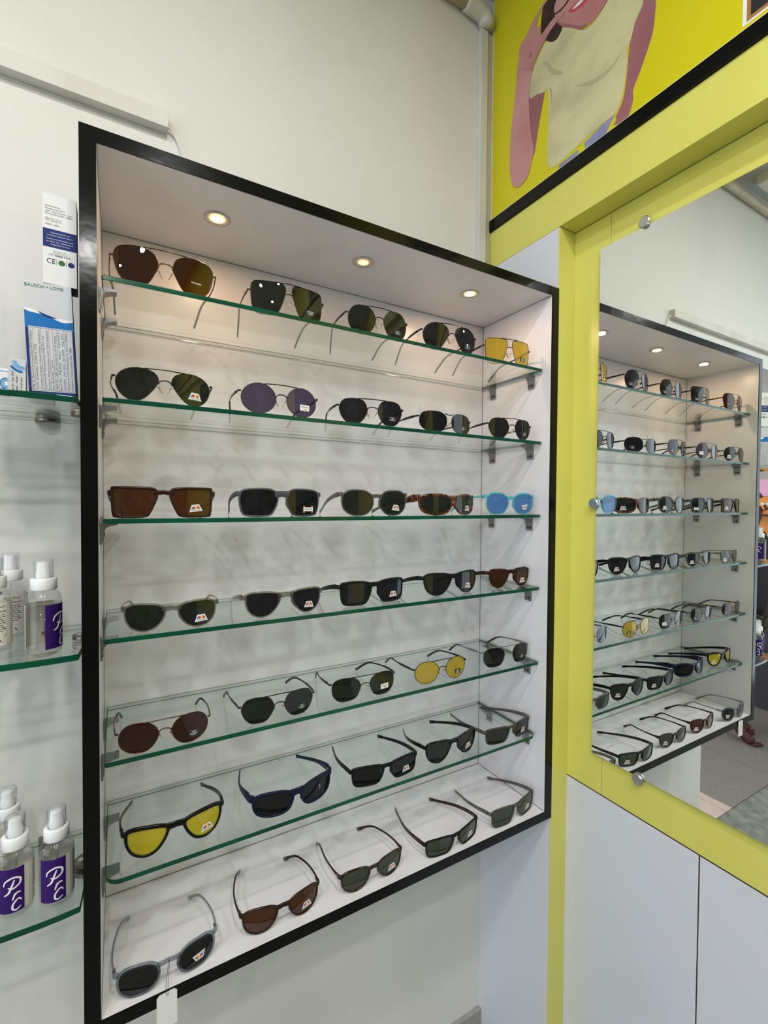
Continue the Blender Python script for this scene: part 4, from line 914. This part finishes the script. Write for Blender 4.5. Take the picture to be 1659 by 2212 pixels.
# ---------------------------------------------------------------- cartons on the upper curved shelf
def carton(name, label, x, y, z, w_, d, h, rz=0.0, ry=0.0, front='carton', side='cdark'):
    t = thing(name, label, 'box', (x, y, z), rz, 'cartons on the upper curved shelf')
    t.rotation_euler = (0, ry, rz)
    bm = bmesh.new(); box(bm, -w_/2, w_/2, 0, d, 0, h, 0, 0.0004)
    for f in bm.faces:
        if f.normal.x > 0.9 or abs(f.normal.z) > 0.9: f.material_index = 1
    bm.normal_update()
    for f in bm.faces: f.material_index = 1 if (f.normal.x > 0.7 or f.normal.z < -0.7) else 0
    obj('carton_body', bm, [front, side], t)
    def fn(u, v, e=0): return (u, -0.0002-0.00012*e, v)
    return t, fn
PM = ['carton', 'ink', 'blue', 'navy', 'lblue', 'green', 'cgrey', 'dgreen', 'white']
def rectp(bm, x0, x1, z0, z1, fn, e, mi): poly(bm, [(x0, z0), (x1, z0), (x1, z1), (x0, z1)], lambda a, b2: fn(a, b2, e), mi)
# tall blue and white carton with a wave
t, fn = carton('medicine_carton', 'tall grey-white carton with a blue wave and a printed table, beside the cabinet edge', -1.0375, -0.192, LZ[0]+0.0014, 0.0600, 0.045, 0.166, 0.03, -0.044, 'cgrey')
bm = bmesh.new()
wave = catmull([(-0.0298, 0.1260), (-0.020, 0.1245), (-0.008, 0.1200), (0.006, 0.1160), (0.018, 0.1145), (0.0298, 0.1140)], 4)
poly(bm, [(-0.0298, 0.0005), (0.0298, 0.0005)]+wave[::-1], lambda a, b2: fn(a, b2, 1), 2)
hi = [(p[0], p[1]+0.0006) for p in wave]; lo = [(p[0], p[1]-0.0022-0.002*math.sin(i*0.5)) for i, p in enumerate(wave)]
poly(bm, lo+hi[::-1], lambda a, b2: fn(a, b2, 2), 8)
dk = catmull([(-0.014, 0.1232), (-0.004, 0.1195), (0.008, 0.1160), (0.010, 0.1150), (-0.004, 0.1160), (-0.010, 0.1200)], 3, True)
poly(bm, dk, lambda a, b2: fn(a, b2, 3), 3)
rectp(bm, -0.0298, -0.0255, 0.0005, 0.098, fn, 2, 3); rectp(bm, 0.0275, 0.0298, 0.0005, 0.098, fn, 2, 3); rectp(bm, -0.0298, 0.0298, 0.0005, 0.005, fn, 2, 3)
rectp(bm, -0.0262, 0.0282, 0.0045, 0.1000, fn, 3, 6)
put_text(bm, 'BAUSCH + LOMB', lambda a, b2: fn(a, b2, 2), -0.004, 0.1600, 0.0066, 5, width=0.047)
obj('printed_front', bm, PM, t)
bm = bmesh.new()
lines = ['Mfg. by Bausch Incorporated 8507 Pelham', 'Road, Greenville, SC29615, USA', 'Country of Origin: United States of America', 'Imported & Marketed by India Pvt Ltd', 'Product: Multi-Purpose Lens Care Solution', 'Net Quantity: 120 ml', 'MRP Rs. 382.00 inclusive of all taxes', 'Batch No   Mfg Date   Expiry   Imported in', 'GD2204   Feb 2022   Jan 2024   Aug 2022', 'Customer Care Executive at above address', 'Customer Care Contact No. 1800']
for k, s_ in enumerate(lines):
    cx = -0.0235+k*0.0048
    wd = min(0.088, 0.0022*len(s_))
    put_text(bm, s_, lambda a, b2: fn(a, b2, 4), cx, 0.0075+wd/2, 0.0036, 1, width=wd, rot=PI/2)
for k in (0.5, 2.5, 4.5, 5.5, 6.5, 8.5): rectp(bm, -0.0235+k*0.0048-0.00015, -0.0235+k*0.0048+0.00015, 0.006, 0.0985, fn, 4, 1)
for x_ in (-0.0255, 0.0278): rectp(bm, x_-0.0002, x_+0.0002, 0.006, 0.0985, fn, 4, 1)
for z_ in (0.0060, 0.0985): rectp(bm, -0.0255, 0.0278, z_-0.0002, z_+0.0002, fn, 4, 1)
obj('printed_table', bm, PM, t)
# smaller white carton on top
t, fn = carton('medicine_carton', 'slim white carton with a navy band, standing on top of the blue wave carton', -1.0285, -0.190, LZ[0]+0.0014+0.1672, 0.0425, 0.036, 0.134, 0.02, 0.0, 'carton')
bm = bmesh.new()
rectp(bm, -0.0210, 0.0210, 0.0550, 0.0820, fn, 1, 3)
for k, (s_, z_, wd) in enumerate((('Recommended', 0.1160, 0.018), ('Storage temp 25 C', 0.1120, 0.024), ('2021 - Batch Month, Year', 0.1080, 0.033), ('Pharmaceuticals India - 400001', 0.1045, 0.034), ('Mfg under lic no', 0.0975, 0.020), ('For sale price', 0.0945, 0.020), ('MRP 180/-', 0.0885, 0.018))):
    put_text(bm, s_, lambda a, b2: fn(a, b2, 2), -0.018+wd/2, z_, 0.0030, 1, width=wd)
for s_, z_, wd in (('Appropriate for all', 0.0770, 0.024), ('contact lenses types', 0.0730, 0.032), ('Cools and refreshes eyes', 0.0675, 0.034), ('to clear the discomfort', 0.0635, 0.034), ('Together is best', 0.0595, 0.024)):
    put_text(bm, s_, lambda a, b2: fn(a, b2, 2), 0.0, z_, 0.0026, 8, width=wd)
put_text(bm, 'For more info', lambda a, b2: fn(a, b2, 2), 0.0, 0.0500, 0.0026, 1, width=0.016)
put_text(bm, 'Contact us at:', lambda a, b2: fn(a, b2, 2), 0.0, 0.0470, 0.0026, 1, width=0.018)
put_text(bm, '+91 98888 93331', lambda a, b2: fn(a, b2, 2), 0.0, 0.0435, 0.0036, 1, width=0.028)
put_text(bm, 'CE', lambda a, b2: fn(a, b2, 2), -0.0115, 0.0340, 0.0105, 1, width=0.0105)
for cx, mi in ((0.0020, 7), (0.0140, 3)):
    poly(bm, [(cx+0.0042*math.cos(a), 0.034+0.0038*math.sin(a)) for a in [k*PI/10 for k in range(20)]], lambda a, b2: fn(a, b2, 2), mi)
rectp(bm, -0.0045, -0.0041, 0.030, 0.039, fn, 2, 1); rectp(bm, 0.0076, 0.0080, 0.030, 0.039, fn, 2, 1)
obj('printed_front', bm, PM, t)
# small cartons at the left
def rings_(bm, fn, cx, cz, R, clip):
    for r0, r1, mi in ((R*0.80, R, 2), (R*0.66, R*0.72, 4), (R*0.42, R*0.60, 4)):
        for k in range(24):
            a, b2 = 2*PI*k/24, 2*PI*(k+1)/24
            pts = [(cx+r0*math.cos(a), cz+r0*math.sin(a)), (cx+r1*math.cos(a), cz+r1*math.sin(a)), (cx+r1*math.cos(b2), cz+r1*math.sin(b2)), (cx+r0*math.cos(b2), cz+r0*math.sin(b2))]
            if all(clip[0] <= p[0] <= clip[1] and clip[2] <= p[1] <= clip[3] for p in pts): poly(bm, pts, lambda u, v: fn(u, v, 1), mi)
t, fn = carton('contact_lens_carton', 'small upright white carton with blue rings, left of the tall wave carton', -1.0820, -0.186, LZ[0]+0.0003, 0.0200, 0.030, 0.0500, 0.10, 0.0, 'cgrey')
bm = bmesh.new(); rings_(bm, fn, 0.006, 0.047, 0.017, (-0.0095, 0.0098, 0.0005, 0.0495))
for k, (s_, wd) in enumerate((('Exp Dt : Sept 2027', 0.030), ('MRP : 7550/-', 0.024), ('Incl of all taxes', 0.022))):
    put_text(bm, s_, lambda a, b2: fn(a, b2, 2), -0.0055+k*0.0050, 0.002+wd/2, 0.0034, 1, width=wd, rot=PI/2)
obj('printed_front', bm, PM, t)
t, fn = carton('contact_lens_carton', 'white carton marked 58 lying at the left picture edge of the upper curved shelf', -1.1220, -0.176, LZ[0]+0.0003, 0.0560, 0.030, 0.0370, 0.10, 0.0, 'carton', 'carton')
bm = bmesh.new(); rings_(bm, fn, 0.026, 0.015, 0.0085, (-0.027, 0.0278, 0.0005, 0.0365)); rings_(bm, fn, 0.020, 0.002, 0.006, (-0.027, 0.0278, 0.0005, 0.0365))
put_text(bm, '*58', lambda a, b2: fn(a, b2, 2), 0.0095, 0.0165, 0.0120, 3, width=0.0110); put_text(bm, 'e', lambda a, b2: fn(a, b2, 2), 0.0005, 0.0150, 0.0120, 1)
put_text(bm, 'for 1 month', lambda a, b2: fn(a, b2, 2), 0.007, 0.0075, 0.0030, 6, width=0.016)
rectp(bm, -0.027, 0.0278, 0.0320, 0.0330, fn, 1, 4)
obj('printed_front', bm, PM, t)
t, fn = carton('contact_lens_carton', 'small white and pale blue carton half hidden behind the tall wave carton', -1.0600, -0.130, LZ[0]+0.0003, 0.0320, 0.028, 0.0270, 0.0, 0.0, 'carton', 'carton')
bm = bmesh.new(); rings_(bm, fn, -0.010, 0.008, 0.009, (-0.0155, 0.0155, 0.0005, 0.0265)); rectp(bm, -0.0155, 0.0155, 0.0215, 0.0228, fn, 1, 4); obj('printed_front', bm, PM, t)

def clone(src, label, x, y, z, rz):
    r = src.copy(); COL.objects.link(r); r.location = (x, y, z); r.rotation_euler = (0, 0, rz); r['label'] = label
    for ch in list(src.children):
        c = ch.copy(); COL.objects.link(c); c.parent = r
cl = [o for o in SC.objects if o.name.startswith('medicine_carton')]
clone(cl[0], 'tall wave carton seen only in the mirror, under a slim white carton', -1.235, -0.185, LZ[0]+0.0003, 0.35)
clone(cl[1], 'slim navy-banded carton seen only in the mirror, on top of a tall one', -1.232, -0.182, LZ[0]+0.0003+0.1662, 0.35)

# ---------------------------------------------------------------- beyond the opening, seen in the mirror
t = thing('display_rack', 'orange and pink display rack beyond the opening, seen at the mirror edge', 'rack', (-3.55, 0.62, FL))
obj('back_board', mkbox(-0.03, 0.0, -0.9, 0.9, 0.9, 1.72, 0.002), 'orangep', t)
obj('header_board', mkbox(-0.03, 0.006, -0.9, 0.9, 1.722, 1.86, 0.002), 'pinkp', t)
for k, z_ in enumerate((0.92, 1.08, 1.24, 1.40, 1.56)):
    obj('rack_shelf', mkbox(0.0005, 0.10, -0.9, 0.9, z_, z_+0.012, 0.002), 'plastic_white' if k % 2 else 'ink', t)
obj('plinth', mkbox(-0.03, 0.10, -0.9, 0.9, 0.0, 0.9, 0.003), 'cdark', t)

# a person standing beyond the opening
pt = thing('person', 'barefoot person in grey-brown trousers and a black tunic, seen at the mirror edge', 'person', (-2.82, 0.50, FL), 0.0)
def skin(name, V, E, Rr, mat, root=0, sub=1):
    me = bpy.data.meshes.new(name); me.from_pydata(V, E, [])
    o = bpy.data.objects.new(name, me); COL.objects.link(o)
    sm = o.modifiers.new('s', 'SKIN'); sm.use_smooth_shade = True
    if not me.skin_vertices: me.skin_vertices.new()
    for i, v in enumerate(me.skin_vertices[0].data):
        r = Rr[i]; v.radius = r if isinstance(r, tuple) else (r, r); v.use_root = (i == root)
    ss = o.modifiers.new('u', 'SUBSURF'); ss.levels = sub; ss.render_levels = sub
    bpy.context.view_layer.update()
    m2 = bpy.data.meshes.new_from_object(o.evaluated_get(bpy.context.evaluated_depsgraph_get()))
    bpy.data.objects.remove(o); bpy.data.meshes.remove(me)
    m2.materials.clear()
    return obj(name, m2, mat, pt, True)
V = [(0,0,.95),(0,0,1.10),(0,0,1.30),(0,0,1.42),(0,-.01,1.50),(0,-.02,1.58),(0,-.02,1.66),
     (.09,0,.90),(.10,-.02,.50),(.10,.0,.10),(.105,-.05,.040),(.11,-.11,.020),
     (-.09,0,.90),(-.09,.05,.50),(-.09,.10,.10),(-.085,.05,.040),(-.08,-.01,.020),
     (.17,0,1.38),(.24,0,1.12),(.24,-.08,.88),(.24,-.11,.79),(-.17,0,1.38),(-.24,0,1.12),(-.24,-.08,.88),(-.24,-.11,.79)]
E_ = [(0,1),(1,2),(2,3),(3,4),(4,5),(5,6),(0,7),(7,8),(8,9),(9,10),(10,11),(0,12),(12,13),(13,14),(14,15),(15,16),(3,17),(17,18),(18,19),(19,20),(3,21),(21,22),(22,23),(23,24)]
Rr = [(.14,.10),(.12,.09),(.14,.10),(.09,.07),.045,.075,.075,.085,.055,.036,(.036,.026),(.040,.018),.085,.055,.036,(.036,.026),(.040,.018),.05,.04,.03,(.02,.03),.05,.04,.03,(.02,.03)]
bd = skin('body', V, E_, Rr, 'body')
for fx_, fyy in ((0.11, -0.125), (-0.08, -0.025)):
    for k in range(5):
        r_ = 0.011-0.0014*k; xx = fx_+(0.028-0.014*k)*(1 if fx_ > 0 else -1)*-1
        skin('toe', [(xx, fyy+0.02, 0.018), (xx, fyy-0.012+0.004*k, 0.016), (xx, fyy-0.026+0.006*k, 0.012)], [(0, 1), (1, 2)], [r_, r_, r_*0.8], 'body')
for fx_ in (0.24, -0.24):
    for k in range(4):
        skin('finger', [(fx_, -0.115+0.016*k-0.02, 0.77), (fx_, -0.125+0.018*k-0.02, 0.73), (fx_, -0.122+0.018*k-0.02, 0.69)], [(0, 1), (1, 2)], [.009, .008, .006], 'body')
    skin('thumb', [(fx_*0.95, -0.145, 0.80), (fx_*0.88, -0.165, 0.76), (fx_*0.86, -0.165, 0.73)], [(0, 1), (1, 2)], [.010, .009, .007], 'body')
skin('trousers', [(0,0,.98),(.09,0,.88),(.11,-.02,.50),(.11,.01,.11),(-.09,0,.88),(-.10,.05,.50),(-.10,.10,.11)], [(0,1),(1,2),(2,3),(0,4),(4,5),(5,6)], [(.15,.12),(.11,.11),.10,.085,(.11,.11),.10,.085], 'cloth')
skin('tunic', [(0,0,.85),(0,0,1.05),(0,0,1.30),(0,0,1.44),(.17,0,1.40),(.235,0,1.15),(-.17,0,1.40),(-.235,0,1.15)], [(0,1),(1,2),(2,3),(3,4),(4,5),(3,6),(6,7)], [(.18,.15),(.15,.12),(.16,.12),(.10,.08),.065,.055,.065,.055], 'topc')
bm = bmesh.new(); bmesh.ops.create_uvsphere(bm, u_segments=20, v_segments=14, radius=0.102, matrix=Matrix.Translation((0, 0.012, 1.655)) @ Matrix.Diagonal((0.88, 1, 1.12, 1)))
for v in bm.verts:
    if v.co.y < -0.03 and v.co.z < 1.70: v.co.y = v.co.y*0.25
obj('hair', bm, 'headhair', pt, True)
bm = bmesh.new()
for sx_ in (-0.03, 0.03): bmesh.ops.create_uvsphere(bm, u_segments=10, v_segments=6, radius=0.011, matrix=Matrix.Translation((sx_, -0.090, 1.655)))
obj('eye', bm, 'white', pt, True)
bm = bmesh.new(); sweep(bm, [(0, -0.088, 1.65), (0, -0.108, 1.62), (0, -0.092, 1.612)], [.008, .013, .01], [.006, .010, .006], 8); obj('nose', bm, 'body', pt, True)
bm = bmesh.new(); sweep(bm, [(-0.022, -0.085, 1.588), (0, -0.096, 1.586), (0.022, -0.085, 1.588)], .004, .005, 6); obj('mouth', bm, 'lip', pt, True)

# ---------------------------------------------------------------- stand everything on the shop floor (z = 0)
for o in list(SC.objects):
    if o.parent is None and o.type in ('MESH', 'EMPTY'): o.location.z += Z0
